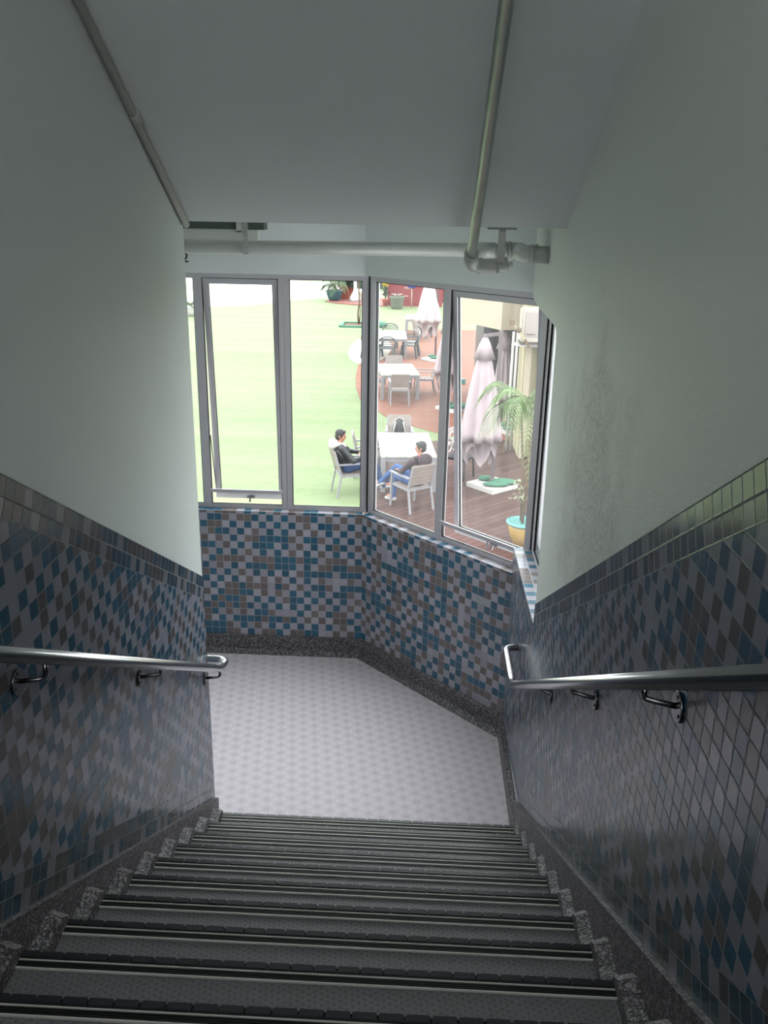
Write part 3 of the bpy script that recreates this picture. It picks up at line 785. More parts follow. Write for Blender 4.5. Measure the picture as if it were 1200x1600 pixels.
def table(w, l, h=.73):
    r = empty('patio_table', (0,0,0), 0, 'x', 'table')
    m = MB(); n = max(6, int(w/.12)); ww = w/n
    for i in range(n): m.box((-w/2+i*ww+.003,-l/2,h-.03),(-w/2+(i+1)*ww-.003,l/2,h), bev=0)
    m.build('tabletop', M['tabletop'], r)
    m = MB()
    for s in (-1,1):
        m.bar((-w/2+.03,s*(l/2-.04),h-.075),(w/2-.03,s*(l/2-.04),h-.075),.04,.085); m.bar((s*(w/2-.04),-l/2+.03,h-.075),(s*(w/2-.04),l/2-.03,h-.075),.04,.085)
    m.build('apron', M['furn'], r)
    for sx in (-1,1):
        for sy in (-1,1):
            m = MB(); m.box((sx*(w/2-.05)-.045,sy*(l/2-.05)-.045,0),(sx*(w/2-.05)+.045,sy*(l/2-.05)+.045,h-.03)); m.build('leg', M['furn'], r)
    return r
Z0 = G+.021
t1 = place(table(1.08,1.85), (-.25,17.05,Z0), R(5), 'white slatted table with a man and a boy sitting at its corner', 'patio tables')
t3 = place(table(1.12,1.85), (-.69,25.7,Z0), R(8), 'white slatted table on the red deck with a grey chair pulled up in front', 'patio tables')
t2 = place(table(1.65,2.2), (-1.4,33.2,Z0), R(3), 'pale slatted table surrounded by dark green plastic chairs', 'patio tables')
t4 = place(table(.95,1.9), (-.25,39.2,Z0), R(0), 'pale slatted table farthest back behind the white parasol', 'patio tables')
ch = armchair()
def hd(fx, fy): return math.atan2(fy, fx)-PI/2
place(ch, (-.095,15.26,Z0), hd(-.6,.8), 'grey slatted armchair the boy in the maroon hoodie sits on', 'grey slatted armchairs')
G2 = 'grey slatted armchairs'
def chair(x, y, rz, label, z=Z0):
    return place(copy_tree(ch), (x, y, z), rz, label, G2)
chair(-1.27,16.03, hd(.95,.31), 'grey slatted armchair on the lawn under the man in the black jacket', G)
chair(-.98,17.32, hd(1,.08), 'empty grey slatted armchair at the left edge of the near table', G+.0)
chair(-.42,18.55, hd(.05,-1), 'grey slatted armchair with a black bag on it behind the near table', Z0)
chair(-.58,24.30, R(6), 'grey slatted armchair with its back to us at the middle table')
chair(-1.35,25.4, hd(1,.1), 'grey slatted armchair at the left side of the middle table')
chair(.12,25.9, hd(-1,-.1), 'pale slatted armchair turned sideways at the right of the middle table')
chair(-.83,26.85, hd(0,-1), 'grey slatted armchair behind the middle table, only its back showing')
chair(-.02,36.9, R(-70), 'dark grey armchair at the front of the farthest table', Z0)
# --- round backed plastic chairs
def plastic_chair():
    r = empty('plastic_chair', (0,0,0), 0, 'x', 'chair')
    m = MB(); m.prism_z([(-.22,.24),(-.25,.1),(-.24,-.2),(.24,-.2),(.25,.1),(.22,.24)], .41, .44); m.build('seat', M['greenplastic'], r)
    for sx in (-1,1):
        m = MB(); m.bar((sx*.27,-.28,0),(sx*.22,-.2,.43),.055,.05); m.build('leg', M['greenplastic'], r)
        m = MB(); m.bar((sx*.27,.26,0),(sx*.24,.22,.43),.055,.05); m.build('leg', M['greenplastic'], r)
        m = MB(); m.tube(fillet([(sx*.25,.2,.43),(sx*.29,.2,.64),(sx*.29,-.05,.66),(sx*.27,-.24,.66)], .06), .018, 8); m.build('armrest', M['greenplastic'], r)
    m = MB(); pts = [(-.25,-.21,.44),(-.27,-.25,.62)]+[(.27*-math.cos(a*PI/10),-.29-.02*math.sin(a*PI/10),.66+.19*math.sin(a*PI/10)) for a in range(1,10)]+[(.27,-.25,.62),(.25,-.21,.44)]
    m.tube(pts, .02, 8)
    for i in range(5):
        z = .52+i*.062; w = .25 if z < .66 else .26*math.sqrt(max(.05,1-((z-.66)/.19)**2))
        m.tube([(-w,-.25-.25*(z-.5)*.3,z),(0,-.30-.25*(z-.5)*.3,z+.01),(w,-.25-.25*(z-.5)*.3,z)], .014, 6)
    m.build('backrest', M['greenplastic'], r)
    return r
pc = plastic_chair(); pc.scale = (1.12,1.12,1.05); G3 = 'dark green plastic chairs'
place(pc, (-1.24,31.7,Z0), R(3), 'dark green round-backed plastic chair with its back to us', G3)
place(copy_tree(pc), (-.42,32.6,Z0), hd(-1,.15), 'dark green plastic chair turned sideways at the right of its table', G3)
place(copy_tree(pc), (-.38,33.4,Z0), hd(-1,0), 'dark green plastic chair farther back on the right of its table', G3)
place(copy_tree(pc), (-1.80,32.25,Z0), hd(.35,1), 'dark green plastic chair at the left front corner of its table', G3)
place(copy_tree(pc), (-1.25,34.9,Z0), hd(0,-1), 'dark green plastic chair behind its table, only the arched back showing', G3)
place(copy_tree(pc), (.02,38.0,Z0), hd(-.9,.4), 'dark plastic chair at the farthest table beside the white parasol', G3)

# --- closed cantilever parasols
def parasol(cx, px, h=3.0, hem=1.15, r=.36, mat=None, name='parasol', seed=1):
    rnd = random.Random(seed)
    rt = empty('parasol', (0,0,0), 0, 'x', 'parasol')
    seg = 48; ph = rnd.random()*6
    cz = lambda z: (h-.12-z)/(h-.12-hem)
    def mod(k, rr, z):
        a = 2*PI*k/seg
        return 1+(.20*math.cos(8*a+ph)+.05*math.cos(5*a+ph))*min(1, max(0, (h-z)/1.0))
    m = MB()
    prof = []
    for i in range(13):
        t = i/12; z = h-.14-(h-.14-hem)*t
        prof.append((.07+(r-.07)*t**.8, z))
    rings = []
    for j, (rr, z) in enumerate(prof):
        ring = []
        for k in range(seg):
            a = 2*PI*k/seg
            q = rr*mod(k, rr, z)
            ring.append(m.bm.verts.new((cx+q*math.cos(a), q*math.sin(a)*.8, z)))
        rings.append(ring)
    # two tier hem: flat edge then hanging points
    ring = [];
    for k in range(seg):
        a = 2*PI*k/seg; q = r*.86*mod(k, r, hem); ring.append(m.bm.verts.new((cx+q*math.cos(a), q*math.sin(a)*.8, hem+.02)))
    rings.append(ring); ring = []
    for k in range(seg):
        a = 2*PI*k/seg; tip = abs(math.sin(2*a+ph*.5+.6)); q = r*(.82-.15*tip)*mod(k, r, hem)
        ring.append(m.bm.verts.new((cx+q*math.cos(a), q*math.sin(a)*.8, hem-.08-.42*tip**1.5)))
    rings.append(ring)
    for A, B in zip(rings, rings[1:]):
        for k in range(seg): m.face([A[k], A[(k+1)%seg], B[(k+1)%seg], B[k]], smooth=True)
    m.build('canopy', mat or M['canvas'], rt)
    m = MB()
    pr = [(.05, h-.02), (.10, h-.12), (.19, h-.42), (.175, h-.40), (.05, h-.2)]
    m.lathe(pr, 24, (cx,0,0), lambda k, rr, z: 1+(.12*math.cos(4*2*PI*k/24) if rr > .12 else 0)); m.build('vent_cap', mat or M['canvas'], rt)
    m = MB(); m.box((px-.035,-.035,.08),(px+.035,.035,h+.12)); m.bar((px,0,h+.06),(cx,0,h+.02),.05,.06); m.tube([(cx,0,h+.05),(cx,0,h-.1)],.03,8); m.build('pole', M['pole'], rt)
    m = MB(); w = .36; m.box((px-w,-w,.0),(px+w,w,.085), Matrix.Translation((px,0,0)) @ Matrix.Rotation(R(42),4,'Z') @ Matrix.Translation((-px,0,0))); m.build('base_slab', M['slab'], rt)
    m = MB(); m.ell((px+.22,-.05,.14),(.27,.14,.06)); m.ell((px-.12,.17,.13),(.15,.09,.06)); m.ell((px+.05,-.22,.13),(.26,.09,.05)); m.build('sandbag', M['sandbag'], rt)
    m = MB(); m.lathe([(.09,.085),(.08,.12),(.05,.14),(.045,.2)], 16, (px,0,0)); m.build('pole_socket', M['pole'], rt)
    return rt
place(parasol(-.29,.0,2.95,.95,.36,M['canvas'],seed=3), (1.49,16.65,Z0), 0, 'large pale pink closed parasol behind the open right window')
place(parasol(-.30,.0,3.15,1.35,.42,M['canvas_white'],seed=5), (.52,32.0,Z0), 0, 'white closed parasol with drooping hem beside the farthest table')
place(parasol(-.10,.15,2.48,1.0,.30,M['canvas'],seed=8), (.80,23.7,Z0), 0, 'cream closed parasol partly hidden behind the window mullion')
place(parasol(.0,.25,2.45,.75,.22,M['canvas'],seed=9), (2.02,21.4,Z0), 0, 'slim lilac closed parasol in shade beyond the big pink one')

rnd = random.Random(21)
t = empty('columnar_shrub', (1.72,8.0,Z0), 0, 'tall columnar green shrub glimpsed through the right wall window', 'shrub')
m = MB(); m.tube([(0,0,0),(0,0,3.5)], .05, 8); m.build('trunk', M['bark'], t)
m = MB()
for i in range(1500):
    a = rnd.random()*2*PI; z = .2+4.6*rnd.random(); q = .5*math.sqrt(rnd.random()); p = Vector((q*math.cos(a), q*math.sin(a), z))
    d = Vector((rnd.uniform(-1,1), rnd.uniform(-1,1), rnd.uniform(-.3,1))).normalized()*.16; w = d.cross(Vector((0,0,1))).normalized()*.04
    m.poly([p, p+d*.5+w, p+d, p+d*.5-w])
m.build('foliage', M['darkleaf'], t)
# --- building wing on the right
bl = empty('annex_building', (2.1,20,G), 0, 'cream rendered annex with an overhanging upper block at the right of the deck', 'building')
o = Vector(bl.location)
def BP(m, xy, z0, z1): m.prism_z([(x-o.x, y-o.y) for x, y in xy], z0-o.z, z1-o.z); return m
BP(MB(), [(1.78,20),(2.06,20.1),(6.5,20.6),(6.5,27),(.98,27),(.87-.12,21.8)], .45, 3.4).build('upper_block', M['cream'], bl)
BP(MB(), [(1.62,23.2),(6.4,23.4),(6.4,26.5),(1.62,26.5)], G, .45).build('shaded_wall', M['darkwall'], bl)
BP(MB(), [(2.22,19.0),(6.5,19.0),(6.5,20.05),(2.22,20.05)], G, 3.4).build('front_wall', M['cream_y'], bl)
m = MB()
for x in (2.24,2.52,2.8): BP(m, [(x,18.86),(x+.12,18.86),(x+.12,19.0),(x,19.0)], G, .6)
m.build('pilaster', M['cream'], bl)
m = MB(); BP(m, [(1.95,18.9),(2.22,18.7),(4.5,18.7),(4.5,19),(2.22,19),(1.95,19.0)], .28, .33); m.build('ledge', M['white'], bl)
m = MB()
for x in (2.03,2.12): m.tube([(x-o.x,19.6-o.y,0),(x-o.x,19.6-o.y,2.7)], .03, 10)
m.build('downpipe', M['white'], bl)
ac = empty('air_conditioner', (2.24,18.5,.42), 0, 'white air conditioner unit hung on the cream wall', 'air conditioner')
m = MB(); m.box((-.19,-.15,0),(.42,.3,.68), bev=.02); m.build('casing', M['ac'], ac)
m = MB(); m.box((-.12,-.165,.12),(.36,-.145,.62), bev=.006); m.build('front_panel', M['ac_panel'], ac)
m = MB(); m.box((-.08,-.172,.16),(.10,-.160,.185)); m.build('badge_strip', M['pole'], ac)
m = MB(); m.box((-.2,-.1,-.06),(.42,.4,-.02)); m.build('mounting_bracket', M['pole'], ac)
fl = empty('floodlight', (1.98,18.2,.62), 0, 'small beige floodlight on an arm fixed under the cream block', 'lamp')
m = MB(); m.bar((.13,0,-.12),(0,0,.06),.045,.045); m.bar((0,0,.06),(-.12,0,.2),.03,.03); m.build('arm', M['cream_y'], fl)
m = MB(); m.box((-.2,-.06,.17),(-.1,.05,.28), Matrix.Rotation(R(0),4,'Y')); m.ell((0,0,.07),.06); m.bar((.13,0,-.12),(.24,0,-.28),.07,.06); m.build('lamp_head', M['bark'], fl)
m = MB(); m.box((0,0,0),(.45,.06,.16)); lo_ = m.build('planter_trough', M['turq']); lo_.location = (.98,27.5,Z0)
# distant things seen under the block
tag(lo_, 'turquoise planter trough far across the red deck under the overhang', 'planter')

# --- plants
def frond(m, base, az, ln, rise, droop, n=20, lw=.03, ll=.3, mat=None):
    pts = []
    d = Vector((math.cos(az), math.sin(az), 0))
    for i in range(n+1):
        t = i/n
        pts.append(Vector(base)+d*(ln*t*.8)+Vector((0,0,rise*math.sin(t*PI*.5)-droop*t**2.2)))
    m.tube(pts[::2]+([pts[-1]] if n % 2 else []), [.010*(1-.8*i/(len(pts[::2])+(n%2))) for i in range(len(pts[::2])+(n%2))], 5)
    side = d.cross(Vector((0,0,1)))
    for i in range(3, n+1):
        t = i/n; l = ll*math.sin(PI*min(.98, t*.85+.12))+.04
        tg = (pts[i]-pts[i-1]).normalized()
        for s in (-1,1):
            q = (tg*.55+side*s*.8+Vector((0,0,-.25-.35*t))).normalized()
            a = pts[i]; b = a+q*l*.5+Vector((0,0,.015)); c = a+q*l+Vector((0,0,-l*.25)); wv = tg*lw*.5
            v = [m.bm.verts.new(p) for p in (a-wv*.5, a+wv*.5, b+wv, c, b-wv)]
            m.face([v[0],v[1],v[2],v[3],v[4]])
def palm(name, loc, label, cat, h, nf, ln, pot, seed=1, stems=3, scale=1, leaf='palmleaf'):
    rnd = random.Random(seed)
    r = empty(name, loc, 0, label, cat)
    pot(r)
    m = MB(); tops = []
    for i in range(stems):
        a = 2*PI*i/stems; b = Vector((.07*math.cos(a), .07*math.sin(a), .3))
        t = Vector((.20*math.cos(a+.4), .18*math.sin(a+.4), h*(.9+.12*rnd.random())))
        m.tube([b, b.lerp(t,.5)+Vector((.03,0,0)), t], [.025,.02,.017], 8); tops.append(t)
    m.build('trunk', M['bark'], r)
    for i in range(nf):
        f = MB(); t = tops[i % len(tops)]
        frond(f, t, 2*PI*i/nf+rnd.uniform(-.2,.2), ln*rnd.uniform(.8,1.1), rnd.uniform(.25,.75)*ln, rnd.uniform(.5,1.1)*ln, n=26, ll=.32*ln, lw=.012*ln+.004)
        f.build('frond', M[leaf if i % 3 else 'palmleaf_pale'], r)
    return r
def pot_yellow(r):
    m = MB(); m.lathe([(.15,0),(.22,.2),(.25,.33),(.23,.38),(.2,.33)], 28); m.build('pot', M['yellowpot'], r)
    m = MB(); m.lathe([(.22,.36),(.28,.38),(.29,.41),(.245,.42),(.21,.40)], 28); m.build('pot_rim', M['turq'], r)
    m = MB(); m.lathe([(.01,.35),(.22,.35),(.22,.36),(.01,.365)], 20); m.build('soil', M['soil'], r)
    m = MB(); rnd = random.Random(4)
    for i in range(46):
        a = rnd.random()*6.28; z = .75+rnd.random()*.35; q = .05+.15*rnd.random(); c = Vector((q*math.cos(a)-.1, q*math.sin(a), z))
        d = Vector((rnd.uniform(-1,1), rnd.uniform(-1,1), rnd.uniform(-.2,1))).normalized()*.09; w = d.cross(Vector((0,0,1))).normalized()*.02
        m.poly([c, c+d*.5+w, c+d, c+d*.5-w])
    m.build('undergrowth', M['palmleaf_pale'], r)
palm('potted_palm', (1.76,13.5,Z0), 'tall feathery palm in a yellow glazed pot just outside the right window', 'potted palm', 2.3, 17, 1.1, pot_yellow, 5)
def pot_teal(r):
    m = MB(); m.lathe([(.28,0),(.36,.08),(.48,.38),(.50,.5),(.54,.55),(.54,.6),(.47,.6),(.45,.5)], 28); m.build('pot', M['tealpot'], r)
    m = MB(); m.lathe([(.01,.5),(.44,.5),(.44,.51),(.01,.52)], 20); m.build('soil', M['soil'], r)
palm('potted_cycad', (-5.2,52.6,G+.06), 'leafy cycad in a dark teal glazed bowl at the far edge of the lawn', 'potted plant', .9, 18, 1.15, pot_teal, 9, 3, leaf='darkleaf')
def bushmesh(m, c, r, n, s, rnd, flat=.8):
    for i in range(n):
        v = Vector((rnd.gauss(0,1), rnd.gauss(0,1), rnd.gauss(0,1))).normalized()*(.55+.45*rnd.random())
        p = Vector(c)+Vector((v.x*r[0], v.y*r[1], v.z*r[2]))
        d = Vector((rnd.uniform(-1,1), rnd.uniform(-1,1), rnd.uniform(-.5,1))).normalized()*s; w = d.cross(Vector((rnd.uniform(-1,1),.3,1))).normalized()*s*.4
        m.poly([p, p+d*.5+w, p+d, p+d*.5-w])
rnd = random.Random(11)
t = empty('flower_pot', (-2.1,50.4,G+.06), 0, 'red pot of yellow flowers by the crimson hoarding', 'potted flowers')
m = MB(); m.lathe([(.13,0),(.19,.3),(.22,.36),(.18,.36)], 18); m.build('pot', M['redpot'], t)
m = MB(); m.tube([(0,0,.3),(0,0,.9)], .03, 6); bushmesh(m, (0,0,.7), (.14,.14,.3), 160, .12, rnd); m.build('foliage', M['darkleaf'], t)
m = MB(); bushmesh(m, (0,0,1.25), (.22,.22,.22), 260, .11, rnd); m.ell((0,0,1.25),(.17,.17,.17)); m.build('blooms', M['yellow'], t)
t = empty('planter', (-1.42,49.3,G), 0, 'large weathered grey-green planter in front of the crimson hoarding', 'planter')
m = MB(); m.lathe([(.30,0),(.34,.1),(.36,.45),(.42,.6),(.42,.68),(.36,.68),(.34,.5)], 24); m.build('pot', M['greypot'], t)
m = MB()
for i in range(9):
    a = i*.7; m.tube([(0,0,.5),(.15*math.cos(a),.15*math.sin(a),.78),(.34*math.cos(a),.3*math.sin(a),.80)], [.03,.02,.008], 5)
m.build('succulent_leaves', M['shoe'], t)
t = empty('sapling', (-3.0,42.0,G), 0, 'thin sapling in a green edged planting pit on the lawn', 'tree')
m = MB(); m.tube([(0,0,0),(-.04,0,.5),(.03,0,1.1),(-.02,0,1.8),(.03,0,2.6)], [.045,.04,.035,.03,.02], 8); m.tube([(.04,0,0),(.07,0,.7),(0,0,1.5)], [.03,.025,.02], 6); m.build('trunk', M['bark'], t)
m = MB(); bushmesh(m, (0,0,2.9), (.8,.8,.6), 600, .16, rnd); m.build('crown', M['darkleaf'], t)
t = empty('planting_pit_edging', (-3.05,41.6,G), 0, 'flat green square edging around the sapling on the lawn', 'edging')
m = MB()
for a, b in (((-.7,-.75),(.7,-.75)),((-.7,.75),(.7,.75)),((-.7,-.75),(-.7,.75)),((.7,-.75),(.7,.75))): m.bar((a[0],a[1],.04),(b[0],b[1],.04),.16,.08)
m.build('edging_strip', M['greenedge'], t)
m = MB(); m.box((-.6,-.68,.0),(.6,.68,.03)); m.build('soil', M['soil'], t)
m = MB(); m.lathe([(.30,0),(.42,.06),(.40,.2),(.2,.26),(.02,.27)], 18); tb = m.build('green_turf_roll', M['greenedge']); tb.location = (-2.02,41.3,G)
tag(tb, 'small round green mound on the lawn right of the sapling', 'drain cover')
# hoarding with blurred white lettering strokes, sign and posts
h = empty('hoarding', (-.4,50.8,G), R(-2), 'tall crimson hoarding with small white lettering behind the planter', 'hoarding')
m = MB(); m.box((-1.6,0,0),(1.5,.1,3.2)); m.build('panel', M['hoard'], h)
m = MB()
rnd = random.Random(3)
def glyphs(m, x, z, n, s):
    for i in range(n):
        x0 = x+i*s*.85
        for j in range(3):
            if rnd.random() < .5: m.box((x0+j*s*.2,-.012,z),(x0+j*s*.2+s*.12,.0,z+s))
            else: m.box((x0,-.012,z+j*s*.4),(x0+s*.6,.0,z+j*s*.4+s*.14))
glyphs(m, -.72, 1.15, 2, .13); glyphs(m, -.42, 1.15, 3, .13); glyphs(m, -.64, .95, 4, .12); m.box((-.68,-.012,.55),(-.42,0,.58))
m.build('lettering', M['white'], h)
h2 = empty('hoarding', (2.0,53.2,G), R(-2), 'crimson hoarding panel seen right of the white parasol', 'hoarding')
m = MB(); m.box((-1.3,0,0),(1.4,.1,3.2)); m.build('panel', M['hoard'], h2)
t = empty('sign_post', (-.62,49.9,G), 0, 'oval blue sign on a thin pale post in front of the hoarding', 'sign')
m = MB(); m.tube([(0,0,0),(0,0,1.1)], .025, 8); m.build('post', M['cream'], t)
m = MB(); m.lathe([(.01,0),(.26,.0),(.26,.04),(.01,.04)], 24); g = m.build('sign_panel', M['blue'], t); g.rotation_euler = (PI/2,0,0); g.scale = (1,.62,1); g.location = (0,-.02,1.22)
m = MB()
for i in range(4): m.box((-.13+i*.07,-.075,1.19),(-.09+i*.07,-.065,1.25))
m.build('lettering', M['white'], t)
t = empty('banner_sign', (-2.35,52.5,G), 0, 'small blue sign and white post beside the yellow flowers', 'sign')
m = MB(); m.box((.25,0,0),(.36,.06,1.6)); m.build('post', M['white'], t)
m = MB(); m.box((-.15,-.02,1.55),(.36,.04,1.85)); m.build('sign_panel', M['blue'], t)
m = MB(); m.box((-.1,-.03,1.66),(.2,-.02,1.7)); m.build('lettering', M['white'], t)
m = MB(); m.box((-1.2,-.2,0),(.9,.2,.42)); w = m.build('low_kerb_wall', M['pale_pave']); w.location = (-3.3,54.5,G); tag(w, 'low white wall behind the yellow flower pot', 'wall')
t = empty('lamp_post', (-3.95,52.3,G+.06), 0, 'white lamp post with a wide flared foot at the far paving', 'lamp post')
m = MB(); m.lathe([(.36,0),(.34,.18),(.12,.6),(.10,.7),(.09,2.6)], 4); m.build('post', M['white'], t)
t = empty('orange_planter', (-4.55,53.6,G+.06), 0, 'orange-red planter box with leafy shrub beside the white lamp post', 'planter')
m = MB()
for i in range(6): m.box((-.45+i*.16,-.2,0),(-.32+i*.16,.2,.75))
m.build('box', M['redpot'], t)
m = MB(); bushmesh(m, (.15,0,1.1), (.65,.5,.55), 500, .2, rnd); m.build('foliage', M['hedge_dark'], t)
t = empty('potted_shrub', (-11.4,43.8,G), 0, 'spiky shrub far left on the lawn glimpsed beside the partition', 'shrub')
m = MB(); m.lathe([(.2,0),(.3,.4),(.26,.4)], 16); m.build('pot', M['slab'], t)
for i in range(12):
    f = MB(); frond(f, (0,0,.4), i*.52, 1.0, .5, .4, n=12, ll=.25, lw=.04); f.build('frond', M['darkleaf'], t)
t = empty('hedge', (-20,74,G), 0, 'yellow-green hedge along the far end of the lawn', 'hedge')
m = MB(); rr = random.Random(2)
for i in range(60): m.ell((-38+i*1.02, rr.uniform(-.3,.3), .6), (.9,.8,rr.uniform(.8,1.3)), seg=8, ring=6)
m.build('foliage', M['hedge'], t)
t = empty('hedge', (-3.3,62,G), 0, 'dark green hedge behind the yellow flowers', 'hedge')
m = MB()
for i in range(14): m.ell((-2+i*.5, rr.uniform(-.3,.3), .9), (.7,.6,rr.uniform(1.3,1.8)), seg=8, ring=6)
m.build('foliage', M['hedge_dark'], t)
# scroll backed chair, mostly behind the mullion
t = empty('scroll_chair', (.86,17.25,Z0), R(60), 'dark metal chair with white curled scroll back glimpsed through the open sash gap', 'chair')
m = MB(); m.box((-.24,-.24,.42),(.24,.24,.46)); m.build('seat', M['bag'], t)
for sx in (-1,1):
    for sy in (-1,1):
        m = MB(); m.tube([(sx*.22,sy*.22,0),(sx*.20,sy*.2,.44)], .02, 8); m.build('leg', M['bag'], t)
m = MB()
for cx, cz, r0 in ((-.1,.62,.12),(.1,.62,.12),(0,.85,.13)):
    m.tube([(cx+r0*(1-.5*i/20)*math.cos(i*.42), .2, cz+r0*(1-.5*i/20)*math.sin(i*.42)) for i in range(21)], .018, 6)
m.tube([(-.22,.2,.44),(-.24,.22,.8),(-.1,.22,1.0),(.1,.22,1.0),(.24,.22,.8),(.22,.2,.44)], .018, 8)
m.build('backrest', M['white'], t)
# bag on the back chair
t = empty('backpack', (-.42,18.5,Z0+.46), hd(.05,-1), 'black and grey backpack resting on the chair behind the near table', 'backpack')
m = MB(); m.ell((0,0,.21),(.15,.10,.24)); m.build('bag_body', M['bag'], t)
m = MB()
for s in (-1,1): m.tube([(s*.07,-.09,.42),(s*.13,-.14,.3),(s*.14,-.11,.08)], .016, 6); m.tube([(s*.08,.09,.40),(s*.12,.13,.25),(s*.12,.1,.05)], .018, 6)
m.tube([(-.04,0,.44),(0,0,.49),(.04,0,.44)], .012, 6); m.build('straps', M['shoe'], t)

# ------------------------------------------------------------------ people
def remesh(o, vox, smooth=4):
    md = o.modifiers.new('r', 'REMESH'); md.mode = 'VOXEL'; md.voxel_size = vox; md.use_smooth_shade = True
    ms = o.modifiers.new('s', 'SMOOTH'); ms.iterations = smooth; ms.factor = .5
    dg = bpy.context.evaluated_depsgraph_get(); dg.update()
    me = bpy.data.meshes.new_from_object(o.evaluated_get(dg)); mats = list(o.data.materials)
    o.modifiers.clear(); o.data = me
    if not me.materials:
        for x in mats: me.materials.append(x)
    return o
def hand(m, w, d, side, up=Vector((0,0,1))):
    """w wrist, d pointing direction; palm, four curled fingers and a thumb"""
    w, d = Vector(w), Vector(d).normalized(); s = d.cross(up).normalized()*side; n = s.cross(d)*side
    k = w+d*.085
    m.cone(w, w+d*.02, .024, .026)
    for i, (o_, ln) in enumerate(((-.030,.068),(-.010,.078),(.010,.073),(.030,.058))):
        a = w+d*.02+s*o_*.6; b = k+s*o_; m.cone(a, b, .014, .011)
        c = b+(d*.85-n*.5)*ln*.5; e_ = c+(d*.45-n*.9)*ln*.5
        m.cone(b, c, .0095, .009); m.cone(c, e_, .009, .0075)
    t0 = w+d*.02-s*.024; t1_ = t0+(d*.6-s*.7)*.045; m.cone(t0, t1_, .014, .011); m.cone(t1_, t1_+(d*.9-s*.1)*.03, .0105, .008)
def headmesh(m, c, f, up=Vector((0,0,1)), s=1.0):
    """adds a head with features; c centre, f facing direction"""
    c, f = Vector(c), Vector(f).normalized(); r = f.cross(up).normalized(); u = r.cross(f)
    mt = Matrix((r, f, u)).transposed()
    P = lambda x, y, z: c+(r*x+f*y+u*z)*s
    m.ell(P(0,-.012,.025), (.076*s,.094*s,.088*s), mt, 18, 12)
    m.ell(P(0,.022,-.035), (.060*s,.066*s,.075*s), mt, 16, 10)
    m.ell(P(0,.050,-.085), (.030*s,.028*s,.022*s), mt)          # chin
    m.cone(P(0,.085,.012), P(0,.103,-.020), .008*s, .013*s)      # nose
    m.ell(P(0,.080,.030), (.050*s,.016*s,.010*s), mt)            # brow
    m.ell(P(0,.082,-.047), (.024*s,.012*s,.006*s), mt); m.ell(P(0,.080,-.057), (.021*s,.012*s,.006*s), mt)
    for q in (-1,1):
        m.ell(P(q*.077,-.008,-.008), (.010*s,.020*s,.032*s), mt)
        m.ell(P(q*.038,.062,-.022), (.018*s,.018*s,.018*s), mt)
    return mt, P
def shoe(m, a, d, ln=.26, up=Vector((0,0,1))):
    a, d = Vector(a), Vector(d).normalized(); r = d.cross(up).normalized(); u = r.cross(d)
    m.cone(a-u*.03-d*.035, a-u*.045+d*(ln-.12), .042, .036); m.cone(a-u*.045+d*(ln-.13), a-u*.052+d*(ln-.09), .043, .034); m.cone(a+u*.0, a-u*.03, .045, .043)
